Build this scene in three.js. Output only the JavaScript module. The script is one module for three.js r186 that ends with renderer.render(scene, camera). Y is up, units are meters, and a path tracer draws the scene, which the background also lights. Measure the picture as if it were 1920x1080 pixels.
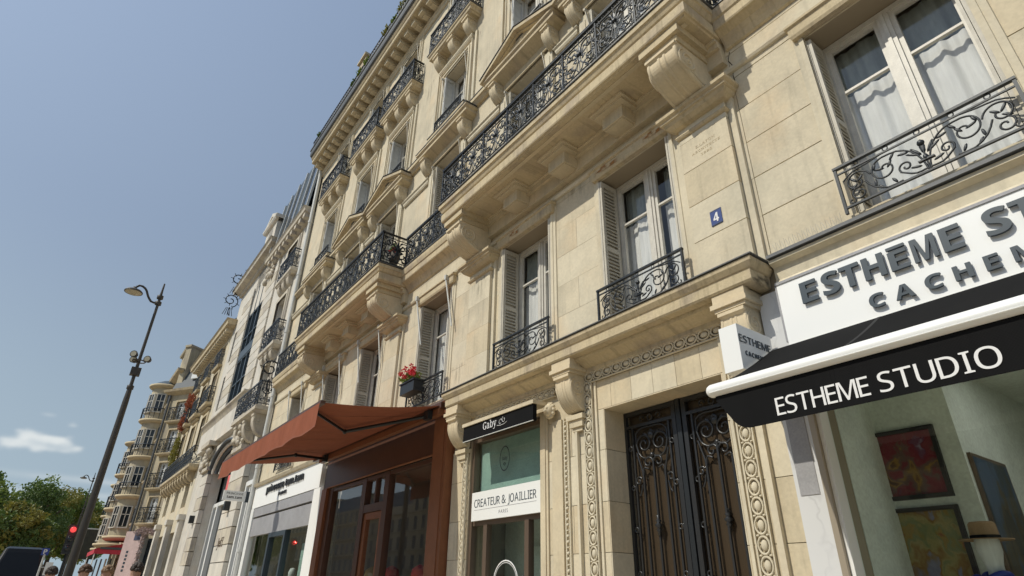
import * as THREE from 'three';
import { mergeGeometries } from 'three/addons/utils/BufferGeometryUtils.js';
import { FontLoader } from 'three/addons/loaders/FontLoader.js';
import { RectAreaLightUniformsLib } from 'three/addons/lights/RectAreaLightUniformsLib.js';
import { MarchingCubes } from 'three/addons/objects/MarchingCubes.js';

// ---------- camera, sky, sun, exposure ----------
const scene = new THREE.Scene();
const camera = new THREE.PerspectiveCamera(52.82, 16 / 9, 0.05, 3000);
camera.position.set(0, 1.6, 5);
camera.quaternion.setFromRotationMatrix(new THREE.Matrix4().makeBasis(
  new THREE.Vector3(0.59412736, 0.01701457, -0.80419101),
  new THREE.Vector3(0.36307783, 0.88645897, 0.286993),
  new THREE.Vector3(0.7177654, -0.46249432, 0.52049192)));
scene.add(camera);
const renderer = new THREE.WebGLRenderer({ antialias: true });
renderer.toneMapping = THREE.LinearToneMapping;
renderer.toneMappingExposure = 1.62;
renderer.shadowMap.enabled = true;

const sunDir = new THREE.Vector3(-0.22, 1.2, 1).normalize();
const sun = new THREE.DirectionalLight(new THREE.Color().setRGB(1, 0.94, 0.80), 2.25);
sun.position.copy(sunDir).multiplyScalar(80).add(new THREE.Vector3(-10, 0, 0));
sun.target.position.set(-10, 0, 0);
sun.castShadow = true;
Object.assign(sun.shadow.camera, { left: -60, right: 60, top: 40, bottom: -40, near: 1, far: 200 });
sun.shadow.mapSize.set(4096, 4096);
scene.add(sun, sun.target);

const clamp = (x, a = 0, b = 1) => Math.min(b, Math.max(a, x));
// seeded randomness and tileable noise
function rng(seed) { let a = seed | 0; return () => { a = (a + 0x6d2b79f5) | 0; let t = Math.imul(a ^ (a >>> 15), 1 | a); t = (t + Math.imul(t ^ (t >>> 7), 61 | t)) ^ t; return ((t ^ (t >>> 14)) >>> 0) / 4294967296; }; }
const R = rng(7);
const rr = (a, b) => a + (b - a) * R();
function hash2(x, y, s) { let h = Math.imul(x, 374761393) + Math.imul(y, 668265263) + Math.imul(s, 974711); h = Math.imul(h ^ (h >>> 13), 1274126177); return ((h ^ (h >>> 16)) >>> 0) / 4294967296; }
function vnoise(x, y, px, py, s) {
  const xi = Math.floor(x), yi = Math.floor(y), fx = x - xi, fy = y - yi, u = fx * fx * (3 - 2 * fx), v = fy * fy * (3 - 2 * fy);
  const m = (a, p) => ((a % p) + p) % p;
  const a = hash2(m(xi, px), m(yi, py), s), b = hash2(m(xi + 1, px), m(yi, py), s), c = hash2(m(xi, px), m(yi + 1, py), s), d = hash2(m(xi + 1, px), m(yi + 1, py), s);
  return a + (b - a) * u + (c - a) * v + (a - b - c + d) * u * v;
}
function fbm(u, v, fx, fy, oct, s) { let t = 0, a = 0.5, n = 0; for (let i = 0; i < oct; i++) { t += a * vnoise(u * fx, v * fy, fx, fy, s + i * 17); n += a; a *= 0.5; fx *= 2; fy *= 2; } return t / n; }

// the sky: air and a few low clouds, as an equirectangular picture
{
  const W = 2048, H = 1024, data = new Float32Array(W * H * 4);
  const low = [0.242, 0.308, 0.352], mid = [0.143, 0.190, 0.264], top = [0.112, 0.153, 0.230];
  const sm = (a, b, x) => { const t = Math.min(1, Math.max(0, (x - a) / (b - a))); return t * t * (3 - 2 * t); };
  for (let j = 0; j < H; j++) for (let i = 0; i < W; i++) {
    const el = (j + 0.5) / H * 180 - 90, u = (i + 0.5) / W, k = (j * W + i) * 4;
    const az = (u - 0.5) * 2 * Math.PI, er = el * Math.PI / 180, cs = Math.cos(er) * Math.cos(az) * sunDir.x + Math.sin(er) * sunDir.y + Math.cos(er) * Math.sin(az) * sunDir.z;
    const glow = 0.66 + 0.5 * Math.pow((1 + cs) / 2, 2) + 2.2 * Math.exp(-Math.acos(clamp(cs, -1, 1)) / 0.5);   // summer haze scatters more light toward the sun
    const a = sm(-2, 30, el), b = sm(20, 75, el), c = [0, 1, 2].map((n) => { const m = low[n] + (mid[n] - low[n]) * a; return (m + (top[n] - m) * b) * (glow + (n === 0 ? 0.12 : n === 2 ? -0.08 : 0) * Math.max(0, glow - 1)); });
    if (el > 0.5 && el < 24) {   // a small flat cumulus, wisps and a low streak of cloud down the street, thinner ones all round
      const w = u > 0.5 ? u - 1 : u, n1 = fbm(u, el / 24, 96, 24, 5, 3), n2 = fbm(u, el / 24, 24, 40, 5, 41);
      const at0 = (cu, ce, su, se) => Math.exp(-(((w - cu) / su) ** 2) - ((el - ce) / se) ** 2);
      const n3 = fbm(u, el / 24, 400, 60, 4, 19);
      const shape = 1.0 * at0(-0.0075, 9.35, 0.0075, 0.62) + 0.75 * at0(-0.0035, 9.1, 0.005, 0.4) + 0.6 * at0(-0.0165, 8.8, 0.006, 0.5) + 0.55 * at0(-0.0105, 11.3, 0.005, 0.16) + 0.45 * at0(-0.002, 10.9, 0.0035, 0.16);
      const cl = sm(0.36, 0.80, shape + 1.15 * (n1 - 0.5) + 0.9 * (n3 - 0.5)) * (shape > 0.12 ? 1 : 0) * clamp(0.45 + 1.1 * (n3 - 0.3) + 0.7 * (n1 - 0.5), 0, 0.85) + 0.5 * sm(0.48, 0.78, n2) * sm(3, 5, el) * (1 - sm(6.4, 8, el));
      const wc = [0.50, 0.52, 0.515]; for (let n = 0; n < 3; n++) c[n] += (wc[n] - c[n]) * Math.min(1, cl);
    }
    data[k] = c[0]; data[k + 1] = c[1]; data[k + 2] = c[2]; data[k + 3] = 1;
  }
  const t = new THREE.DataTexture(data, W, H, THREE.RGBAFormat, THREE.FloatType);
  t.mapping = THREE.EquirectangularReflectionMapping; t.colorSpace = THREE.LinearSRGBColorSpace; t.magFilter = THREE.LinearFilter; t.minFilter = THREE.LinearFilter; t.wrapS = THREE.RepeatWrapping; t.needsUpdate = true;
  scene.background = t; scene.environment = t;
}

// ---------- textures and materials ----------
function tex(size, f, srgb = true) {
  const d = new Uint8Array(size * size * 4);
  for (let j = 0; j < size; j++) for (let i = 0; i < size; i++) { const c = f((i + 0.5) / size, (j + 0.5) / size), k = (j * size + i) * 4; d[k] = clamp(c[0]) * 255; d[k + 1] = clamp(c[1]) * 255; d[k + 2] = clamp(c[2]) * 255; d[k + 3] = 255; }
  const t = new THREE.DataTexture(d, size, size); t.wrapS = t.wrapT = THREE.RepeatWrapping; t.magFilter = THREE.LinearFilter; t.minFilter = THREE.LinearMipmapLinearFilter; t.generateMipmaps = true;
  if (srgb) t.colorSpace = THREE.SRGBColorSpace; t.needsUpdate = true; return t;
}
const rep = (t, s) => { const c = t.clone(); c.repeat.set(s, s); c.needsUpdate = true; return c; };
// limestone: fine grain, soft blotches, grey weathering patches and faint run marks
const stoneTex = tex(1024, (u, v) => {
  const big = fbm(u, v, 4, 4, 5, 11), mid = fbm(u, v, 18, 14, 4, 5), fine = fbm(u, v, 160, 160, 2, 23), run = fbm(u, v, 60, 5, 4, 61);
  const dirt = clamp((fbm(u, v, 5, 4, 6, 77) - 0.56) * 5), ochre = clamp((fbm(u, v, 6, 7, 5, 99) - 0.55) * 4);
  let k = 0.87 + 0.09 * (big - 0.5) + 0.08 * (mid - 0.5) + 0.06 * (fine - 0.5) - 0.05 * clamp((run - 0.57) * 4);
  k -= 0.05 * dirt; return [k + 0.012 * ochre, k - 0.012 * ochre + 0.004 * dirt, k - 0.035 * ochre + 0.008 * dirt];
});
const stoneBump = tex(512, (u, v) => { const a = 0.5 * fbm(u, v, 90, 90, 3, 31) + 0.5 * fbm(u, v, 14, 14, 5, 37); return [a, a, a]; }, false);
const oldTex = tex(1024, (u, v) => {   // dirtier stone for ledges and cornices
  const big = fbm(u, v, 5, 5, 5, 211), fine = fbm(u, v, 140, 140, 2, 223), run = fbm(u, v, 70, 6, 4, 261), d = clamp((fbm(u, v, 9, 8, 6, 277) - 0.5) * 4.5);
  const k = 0.83 + 0.1 * (big - 0.5) + 0.07 * (fine - 0.5) - 0.08 * clamp((run - 0.54) * 4) - 0.07 * d; return [k, k - 0.012, k - 0.045 + 0.03 * d];
});
const grainTex = tex(512, (u, v) => { const k = 0.9 + 0.12 * (fbm(u, v, 8, 8, 5, 301) - 0.5) + 0.1 * (fbm(u, v, 120, 120, 2, 303) - 0.5); return [k, k, k]; });
const clothTex = tex(512, (u, v) => { const k = 0.9 + 0.1 * (fbm(u, v, 6, 4, 5, 401) - 0.5) + 0.06 * Math.sin(u * 512 * 0.8) * Math.sin(v * 512 * 0.8) + 0.06 * (fbm(u, v, 40, 6, 3, 404) - 0.5); return [k, k, k]; });
const asphaltTex = tex(512, (u, v) => { const k = 0.82 + 0.2 * (fbm(u, v, 5, 5, 5, 501) - 0.5) + 0.3 * (fbm(u, v, 128, 128, 2, 503) - 0.5); return [k, k, k]; });

const col = (r, g, b) => new THREE.Color().setRGB(r, g, b);
const std = (c, o = {}) => new THREE.MeshStandardMaterial({ color: col(...c), roughness: 0.8, ...o });
const phy = (c, o = {}) => new THREE.MeshPhysicalMaterial({ color: col(...c), roughness: 0.5, ...o });
const sB = rep(stoneBump, 0.9);
const M = {
  stone: std([0.78, 0.69, 0.515], { map: rep(stoneTex, 0.31), bumpMap: sB, bumpScale: 0.0016, roughness: 0.92 }),
  stoneB: std([0.80, 0.72, 0.55], { map: rep(stoneTex, 0.23), bumpMap: sB, bumpScale: 0.0016, roughness: 0.92 }),
  stoneC: std([0.77, 0.665, 0.475], { map: rep(stoneTex, 0.27), bumpMap: sB, bumpScale: 0.0016, roughness: 0.92 }),
  ledge: std([0.80, 0.69, 0.50], { map: rep(oldTex, 0.37), bumpMap: sB, bumpScale: 0.003, roughness: 0.93 }),
  white: std([0.82, 0.775, 0.69], { map: rep(stoneTex, 0.29), bumpMap: sB, bumpScale: 0.0016, roughness: 0.9 }),
  whiteLedge: std([0.82, 0.765, 0.675], { map: rep(oldTex, 0.33), bumpMap: sB, bumpScale: 0.002, roughness: 0.9 }),
  farStone: std([0.69, 0.625, 0.49], { map: rep(oldTex, 0.21), roughness: 0.92 }),
  joint: std([0.30, 0.25, 0.18], { roughness: 0.95 }),
  crackDark: std([0.03, 0.026, 0.022], { roughness: 1 }),
  lead: std([0.14, 0.145, 0.15], { map: rep(grainTex, 0.8), roughness: 0.55, metalness: 0.2 }),
  zinc: std([0.10, 0.13, 0.155], { map: rep(grainTex, 0.5), roughness: 0.45, metalness: 0.35 }),
  slate: std([0.085, 0.10, 0.115], { map: rep(grainTex, 0.7), roughness: 0.55 }),
  iron: std([0.022, 0.026, 0.030], { roughness: 0.42, metalness: 0.25 }),
  ironBlue: std([0.03, 0.04, 0.055], { roughness: 0.4, metalness: 0.25 }),
  frame: std([0.72, 0.69, 0.62], { map: rep(grainTex, 2), roughness: 0.5 }),
  shutter: std([0.62, 0.58, 0.49], { map: rep(grainTex, 1.5), roughness: 0.6 }),
  shutterWhite: std([0.70, 0.71, 0.69], { map: rep(grainTex, 1.5), roughness: 0.5 }),
  curtainDark: std([0.30, 0.35, 0.34], { map: rep(clothTex, 1.2), roughness: 0.95 }),
  curtain: std([0.78, 0.80, 0.79], { map: rep(clothTex, 1.2), roughness: 0.95 }),
  glass: phy([1, 1, 1], { roughness: 0.02, transmission: 1, ior: 1.5, thickness: 0 }),
  shopGlass: phy([1, 1, 1], { roughness: 0.02, transmission: 1, ior: 1.85, thickness: 0 }),   // two panes' worth of reflection
  glassGreen: phy([0.88, 0.95, 0.92], { roughness: 0.02, transmission: 1, ior: 1.52, thickness: 0 }),
  darkGlass: phy([0.018, 0.024, 0.03], { roughness: 0.04, ior: 1.5 }),
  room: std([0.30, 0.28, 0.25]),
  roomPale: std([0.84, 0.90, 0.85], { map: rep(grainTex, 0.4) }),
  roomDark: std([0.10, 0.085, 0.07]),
  brown: std([0.26, 0.098, 0.042], { map: rep(grainTex, 0.8), roughness: 0.5 }),
  brownDark: std([0.10, 0.042, 0.024], { map: rep(grainTex, 0.8), roughness: 0.45 }),
  awning: phy([0.34, 0.115, 0.066], { map: rep(clothTex, 0.9), roughness: 0.95, transmission: 0.03, thickness: 0, specularIntensity: 0.3 }),
  blackCloth: phy([0.011, 0.0112, 0.012], { map: rep(clothTex, 0.8), roughness: 0.95, specularIntensity: 0.25 }),
  whitePaint: std([0.80, 0.81, 0.80], { roughness: 0.35 }),
  signWhite: std([0.84, 0.85, 0.845], { roughness: 0.5 }),
  letterSlate: std([0.040, 0.058, 0.075], { roughness: 0.45 }),
  letterWhite: std([0.72, 0.72, 0.72], { roughness: 0.7 }),
  letterBlack: std([0.02, 0.02, 0.022], { roughness: 0.5 }),
  greyPanel: std([0.40, 0.40, 0.42], { map: rep(grainTex, 0.6), roughness: 0.5 }),
  bronze: std([0.16, 0.115, 0.085], { roughness: 0.4, metalness: 0.4 }),
  blue: std([0.035, 0.06, 0.20], { roughness: 0.3 }),
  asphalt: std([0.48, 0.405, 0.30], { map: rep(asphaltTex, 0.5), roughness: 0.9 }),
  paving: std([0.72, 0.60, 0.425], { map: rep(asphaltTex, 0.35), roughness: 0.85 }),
  kerb: std([0.34, 0.33, 0.31], { map: rep(grainTex, 0.6) }),
  redCloth: std([0.48, 0.035, 0.05], { map: rep(clothTex, 0.8), roughness: 0.9 }),
  leafA: phy([0.10, 0.165, 0.025], { roughness: 0.75, transmission: 0.4, thickness: 0, side: THREE.DoubleSide }),
  leafB: phy([0.18, 0.25, 0.034], { roughness: 0.75, transmission: 0.4, thickness: 0, side: THREE.DoubleSide }),
  leafC: phy([0.27, 0.25, 0.04], { roughness: 0.75, transmission: 0.4, thickness: 0, side: THREE.DoubleSide }),
  leafRed: phy([0.36, 0.10, 0.04], { roughness: 0.75, transmission: 0.4, thickness: 0, side: THREE.DoubleSide }),
  petal: std([0.68, 0.035, 0.06], { roughness: 0.7, side: THREE.DoubleSide }),
  petalPink: std([0.75, 0.16, 0.16], { roughness: 0.7, side: THREE.DoubleSide }),
  bark: std([0.09, 0.07, 0.05], { roughness: 0.95 }),
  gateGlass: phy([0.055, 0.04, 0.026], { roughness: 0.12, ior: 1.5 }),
  marble: std([0.72, 0.73, 0.73], { map: tex(512, (u, v) => { const w = Math.abs(fbm(u, v, 3, 3, 5, 601) - 0.5), k = 0.95 - 0.10 * clamp(1 - w * 22) * fbm(u, v, 5, 5, 3, 611); return [k, k, k + 0.01]; }), roughness: 0.3 }),
  bronzePale: std([0.42, 0.36, 0.28], { roughness: 0.4, metalness: 0.4 }),
  tealBlind: std([0.36, 0.50, 0.46], { map: rep(grainTex, 0.7), roughness: 0.7 }),
  scarf: std([0.02, 0.045, 0.30], { roughness: 0.5 }),
  straw: std([0.48, 0.31, 0.17], { map: rep(clothTex, 4), roughness: 0.85 }),
  plum: std([0.10, 0.015, 0.045], { roughness: 0.85 }),
  ochreCloth: std([0.32, 0.25, 0.10], { roughness: 0.85 }),
  pinkPaint: std([0.66, 0.50, 0.48], { map: rep(grainTex, 0.5), roughness: 0.6 }),
  blueDark: std([0.06, 0.07, 0.12], { roughness: 0.6 }),
  dryFlower: std([0.42, 0.33, 0.32], { roughness: 0.9, side: THREE.DoubleSide }),
  redBright: std([0.60, 0.05, 0.085], { map: rep(clothTex, 0.8), roughness: 0.85 }),
  boardDark: std([0.10, 0.105, 0.09], { map: rep(oldTex, 0.5), roughness: 0.8 }),
  postIron: std([0.075, 0.068, 0.06], { map: rep(grainTex, 2), roughness: 0.5, metalness: 0.2 }),
  lampGlass: std([0.42, 0.39, 0.29], { roughness: 0.35 }),
  redLamp: std([0.5, 0.03, 0.03], { emissive: col(1, 0.10, 0.10), emissiveIntensity: 0.45, roughness: 0.3 }),
  blueSign: std([0.03, 0.06, 0.30], { roughness: 0.4 }),
  vanPaint: phy([0.006, 0.0075, 0.010], { roughness: 0.35, specularIntensity: 0.5 }),
  hairDark: std([0.035, 0.025, 0.02], { roughness: 0.7 }), hairBrown: std([0.09, 0.05, 0.03], { roughness: 0.7 }), hairLight: std([0.22, 0.14, 0.08], { roughness: 0.7 }),
  ochreAwn: std([0.60, 0.46, 0.06], { roughness: 0.9 }),
  gateIron: std([0.05, 0.052, 0.055], { roughness: 0.36, metalness: 0.55 }),
  fillPanel: std([0.9, 0.9, 0.88], { emissive: col(1, 0.97, 0.9), emissiveIntensity: 1.6 }),
  rust: std([0.40, 0.19, 0.06], { roughness: 0.95, transparent: true, alphaMap: tex(128, (u, v) => { const e = Math.min(u, 1 - u, v, 1 - v) * 5, a = clamp((fbm(u, v, 5, 4, 5, 701) - 0.42) * 4.5) * clamp(e) * 0.75; return [a, a, a]; }, false) }),
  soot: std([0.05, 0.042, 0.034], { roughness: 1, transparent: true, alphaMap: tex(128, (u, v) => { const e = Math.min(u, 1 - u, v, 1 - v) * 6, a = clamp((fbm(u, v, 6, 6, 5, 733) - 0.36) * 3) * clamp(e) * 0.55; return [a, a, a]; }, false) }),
  runs: std([0.16, 0.14, 0.11], { roughness: 1, transparent: true, alphaMap: tex(256, (u, v) => { const st = fbm(u, v, 26, 3, 4, 751), e = clamp(Math.min(u, 1 - u) * 8), len = fbm(u, 0.5, 18, 1, 3, 757), a = clamp((st - 0.45) * 3.5) * e * clamp((v - 1 + 0.35 + 0.75 * len) * 3) * 0.26; return [a, a, a]; }, false) }),
  seamBlack: std([0.02, 0.02, 0.021], { roughness: 0.9 }), seamBrown: std([0.24, 0.08, 0.045], { roughness: 0.95 }),
  vanGlass: phy([0.008, 0.01, 0.013], { roughness: 0.25, specularIntensity: 0.35 }),
  skin: std([0.50, 0.32, 0.24], { roughness: 0.6 }),
};

// ---------- geometry helpers: every shape ends as plain position + normal + uv ----------
function clean(g) { if (g.index) g = g.toNonIndexed(); for (const k of Object.keys(g.attributes)) if (!['position', 'normal', 'uv'].includes(k)) g.deleteAttribute(k); if (!g.attributes.normal) g.computeVertexNormals(); if (!g.attributes.uv) g.setAttribute('uv', new THREE.BufferAttribute(new Float32Array(g.attributes.position.count * 2), 2)); g.morphAttributes = {}; return g; }
function boxUV(g) {   // uv in metres, by the side a face looks to
  const p = g.attributes.position, n = g.attributes.normal, uv = g.attributes.uv;
  for (let i = 0; i < p.count; i += 3) {
    const ax = Math.abs(n.getX(i) + n.getX(i + 1) + n.getX(i + 2)), ay = Math.abs(n.getY(i) + n.getY(i + 1) + n.getY(i + 2)), az = Math.abs(n.getZ(i) + n.getZ(i + 1) + n.getZ(i + 2));
    for (let k = i; k < i + 3; k++) { const x = p.getX(k), y = p.getY(k), z = p.getZ(k); if (az >= ax && az >= ay) uv.setXY(k, x, y); else if (ax >= ay) uv.setXY(k, z + 3.1, y); else uv.setXY(k, x + 1.7, z); }
  }
  return g;
}
function join(list, uv = true) { const g = list.length === 1 ? clean(list[0]) : mergeGeometries(list.map(clean), false); return uv ? boxUV(g) : g; }
function bx(x0, x1, y0, y1, z0, z1) { return clean(new THREE.BoxGeometry(x1 - x0, y1 - y0, z1 - z0).translate((x0 + x1) / 2, (y0 + y1) / 2, (z0 + z1) / 2)); }
function quads(list) {   // list of [a,b,c,d] corner points, flat shaded
  const v = []; for (const [a, b, c, d] of list) v.push(...a, ...b, ...c, ...a, ...c, ...d);
  const g = new THREE.BufferGeometry(); g.setAttribute('position', new THREE.BufferAttribute(new Float32Array(v), 3)); g.computeVertexNormals(); return clean(g);
}
// a moulding along x: profile [[projection, y], ...] from bottom to top, mitred returns at its ends
function mould(pr, x0, x1, retL = true, retR = true, zw = 0) {
  const q = [];
  for (let i = 0; i + 1 < pr.length; i++) {
    const [d0, y0] = pr[i], [d1, y1] = pr[i + 1];
    const l0 = retL ? x0 - d0 : x0, l1 = retL ? x0 - d1 : x0, r0 = retR ? x1 + d0 : x1, r1 = retR ? x1 + d1 : x1;
    q.push([[l0, y0, zw + d0], [r0, y0, zw + d0], [r1, y1, zw + d1], [l1, y1, zw + d1]]);
    if (retL) q.push([[l0, y0, zw], [l0, y0, zw + d0], [l1, y1, zw + d1], [l1, y1, zw]]);
    if (retR) q.push([[r0, y0, zw + d0], [r0, y0, zw], [r1, y1, zw], [r1, y1, zw + d1]]);
    if (!retL) q.push([[x0, y0, zw], [x0, y0, zw + d0], [x0, y1, zw + d1], [x0, y1, zw]]);
    if (!retR) q.push([[x1, y0, zw + d0], [x1, y0, zw], [x1, y1, zw], [x1, y1, zw + d1]]);
  }
  return quads(q);
}
// a moulded surround on three sides of an opening: profile [[outward, projection], ...]
function surround(pr, x0, x1, y0, y1, zw = 0) {
  const q = [];
  for (let i = 0; i + 1 < pr.length; i++) {
    const [o0, d0] = pr[i], [o1, d1] = pr[i + 1], z0 = zw + d0, z1 = zw + d1;
    q.push([[x0 - o1, y0, z1], [x0 - o0, y0, z0], [x0 - o0, y1 + o0, z0], [x0 - o1, y1 + o1, z1]]);
    q.push([[x1 + o0, y0, z0], [x1 + o1, y0, z1], [x1 + o1, y1 + o1, z1], [x1 + o0, y1 + o0, z0]]);
    q.push([[x0 - o0, y1 + o0, z0], [x1 + o0, y1 + o0, z0], [x1 + o1, y1 + o1, z1], [x0 - o1, y1 + o1, z1]]);
  }
  return quads(q);
}
function tube(pts, r, closed = false, rad = 5, seg = 0) {
  const c = new THREE.CatmullRomCurve3(pts.map((p) => new THREE.Vector3(p[0], p[1], p[2] || 0)), closed, 'centripetal');
  return clean(new THREE.TubeGeometry(c, seg || Math.max(3, Math.round(pts.length * 1.6)), r, rad, closed));
}
function rod(a, b, r, rad = 6) {
  const A = new THREE.Vector3(...a), B = new THREE.Vector3(...b), d = B.clone().sub(A), g = new THREE.CylinderGeometry(r, r, d.length(), rad);
  g.applyQuaternion(new THREE.Quaternion().setFromUnitVectors(new THREE.Vector3(0, 1, 0), d.clone().normalize())); const m = A.add(B).multiplyScalar(0.5); return clean(g.translate(m.x, m.y, m.z));
}
function bar(a, b, w, t) {   // square bar
  const A = new THREE.Vector3(...a), B = new THREE.Vector3(...b), d = B.clone().sub(A), g = new THREE.BoxGeometry(w, d.length(), t);
  g.applyQuaternion(new THREE.Quaternion().setFromUnitVectors(new THREE.Vector3(0, 1, 0), d.clone().normalize())); const m = A.add(B).multiplyScalar(0.5); return clean(g.translate(m.x, m.y, m.z));
}
const spiral = (cx, cy, r0, r1, a0, a1, n = 14, z = 0) => Array.from({ length: n + 1 }, (_, i) => { const t = i / n, a = a0 + (a1 - a0) * t, r = r0 + (r1 - r0) * t; return [cx + r * Math.cos(a), cy + r * Math.sin(a), z]; });
const ring = (cx, cy, r, t, seg = 12, rad = 5) => clean(new THREE.TorusGeometry(r, t, rad, seg).translate(cx, cy, 0));
const ball = (x, y, z, r, sx = 1, sy = 1, sz = 1, d = 6) => clean(new THREE.SphereGeometry(r, d + 2, d).scale(sx, sy, sz).translate(x, y, z));
function leaf(x, y, a, l, w) { const g = new THREE.SphereGeometry(1, 6, 4).scale(l / 2, w / 2, 0.008).translate(l / 2, 0, 0).rotateZ(a).translate(x, y, 0); return clean(g); }
function lathe(pts, seg = 16) { return clean(new THREE.LatheGeometry(pts.map((p) => new THREE.Vector2(p[0], p[1])), seg)); }
const mirrorX = (g) => { const m = g.clone().scale(-1, 1, 1); const p = m.attributes.position, n = m.attributes.normal; for (let i = 0; i < p.count; i += 3) { for (const at of [p, n]) { const x = at.getX(i + 1), y = at.getY(i + 1), z = at.getZ(i + 1); at.setXYZ(i + 1, at.getX(i + 2), at.getY(i + 2), at.getZ(i + 2)); at.setXYZ(i + 2, x, y, z); } } return m; };
const at = (g, x, y, z) => g.clone().translate(x, y, z);
function extrudeX(shape, w, bevel = 0) {   // a (z, y) outline thickened along x, centred on 0
  const g = new THREE.ExtrudeGeometry(shape, { depth: w - 2 * bevel, bevelEnabled: bevel > 0, bevelSize: bevel, bevelThickness: bevel, bevelSegments: 1, curveSegments: 10 });
  return clean(g.rotateY(-Math.PI / 2).translate(w / 2 - bevel, 0, 0));
}
// the rectangles left of [x0,x1]x[y0,y1] when holes are cut out
function leftOver(x0, x1, y0, y1, holes) {
  const xs = [...new Set([x0, x1, ...holes.flatMap((h) => [h[0], h[1]])])].filter((x) => x >= x0 && x <= x1).sort((a, b) => a - b), out = [];
  for (let i = 0; i + 1 < xs.length; i++) {
    const a = xs[i], b = xs[i + 1]; if (b - a < 1e-4) continue;
    const hs = holes.filter((h) => h[0] < b - 1e-5 && h[1] > a + 1e-5).sort((p, q) => p[2] - q[2]); let y = y0;
    for (const h of hs) { if (h[2] > y + 1e-4) out.push([a, b, y, Math.min(h[2], y1)]); y = Math.max(y, h[3]); }
    if (y < y1 - 1e-4) out.push([a, b, y, y1]);
  }
  return out;
}
function wallGeo(x0, x1, y0, y1, holes, zf, th) { return join(leftOver(x0, x1, y0, y1, holes).map(([a, b, c, d]) => bx(a, b, c, d, zf - th, zf))); }

// ---------- scene helpers ----------
const taken = {};
const numbered = (n) => { const k = taken[n] = (taken[n] ?? -1) + 1; return k ? `${n}_${String(k).padStart(3, '0')}` : n; };
function shade(o) { o.castShadow = o.receiveShadow = true; return o; }
function thing(name, label, category, base = [0, 0, 0], group) {
  const o = new THREE.Group(); o.name = numbered(name); o.position.set(...base); o.userData = { label, category }; if (group) o.userData.group = group; scene.add(o); o._b = base; return o;
}
// part(): a mesh under its thing; geometry given in world coordinates (thing at its base) unless at is given
function part(parent, name, g, m, pos = [0, 0, 0], label) {
  const o = shade(new THREE.Mesh(g, m)); o.name = name; const b = parent._b || [0, 0, 0]; o.position.set(pos[0] - b[0], pos[1] - b[1], pos[2] - b[2]); if (label) o.userData.label = label; parent.add(o); return o;
}
function solo(name, g, m, label, category, group) { const o = shade(new THREE.Mesh(g, m)); o.name = numbered(name); o.userData = { label, category }; if (group) o.userData.group = group; scene.add(o); return o; }
function struct(name, g, m) { const o = shade(new THREE.Mesh(g, m)); o.name = numbered(name); o.userData = { kind: 'structure' }; scene.add(o); return o; }
const bold = await new FontLoader().loadAsync('fonts/droid/droid_sans_bold.typeface.json');
const regular = await new FontLoader().loadAsync('fonts/droid/droid_sans_regular.typeface.json');
const serif = await new FontLoader().loadAsync('fonts/droid/droid_serif_regular.typeface.json');
// lettering that fills [x0,x1] with capitals of height h; track is the extra gap in letter heights
function words(str, x0, x1, y0, h, depth, font = bold, track = 0, capsOnly = true) {
  const list = []; let x = 0;
  for (const ch of str) {
    if (ch === ' ') { x += 0.32 + track; continue; }
    const sh = font.generateShapes(ch, 1); const g = new THREE.ExtrudeGeometry(sh, { depth: 1, bevelEnabled: false, curveSegments: 5 }); g.computeBoundingBox(); const b = g.boundingBox;
    list.push(g.translate(x - b.min.x, 0, 0)); x += b.max.x - b.min.x + 0.10 + track;
  }
  const g = join(list, false); g.computeBoundingBox(); const b = g.boundingBox, w = b.max.x - b.min.x;
  const capH = (() => { const s = new THREE.ShapeGeometry(font.generateShapes('H', 1)); s.computeBoundingBox(); return s.boundingBox.max.y; })();
  g.translate(-b.min.x, 0, 0).scale((x1 - x0) / w, h / capH, depth).translate(x0, y0, 0); return boxUV(g);
}

// ---------- ground ----------
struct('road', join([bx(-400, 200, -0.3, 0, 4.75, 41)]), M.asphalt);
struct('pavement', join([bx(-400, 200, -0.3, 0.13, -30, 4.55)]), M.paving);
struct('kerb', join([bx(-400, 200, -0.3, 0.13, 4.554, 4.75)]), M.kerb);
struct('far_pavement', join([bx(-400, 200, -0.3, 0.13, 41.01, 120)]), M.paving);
struct('ground', join([bx(-1500, 1500, -0.6, -0.31, -1500, 1500)]), M.asphalt);

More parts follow.
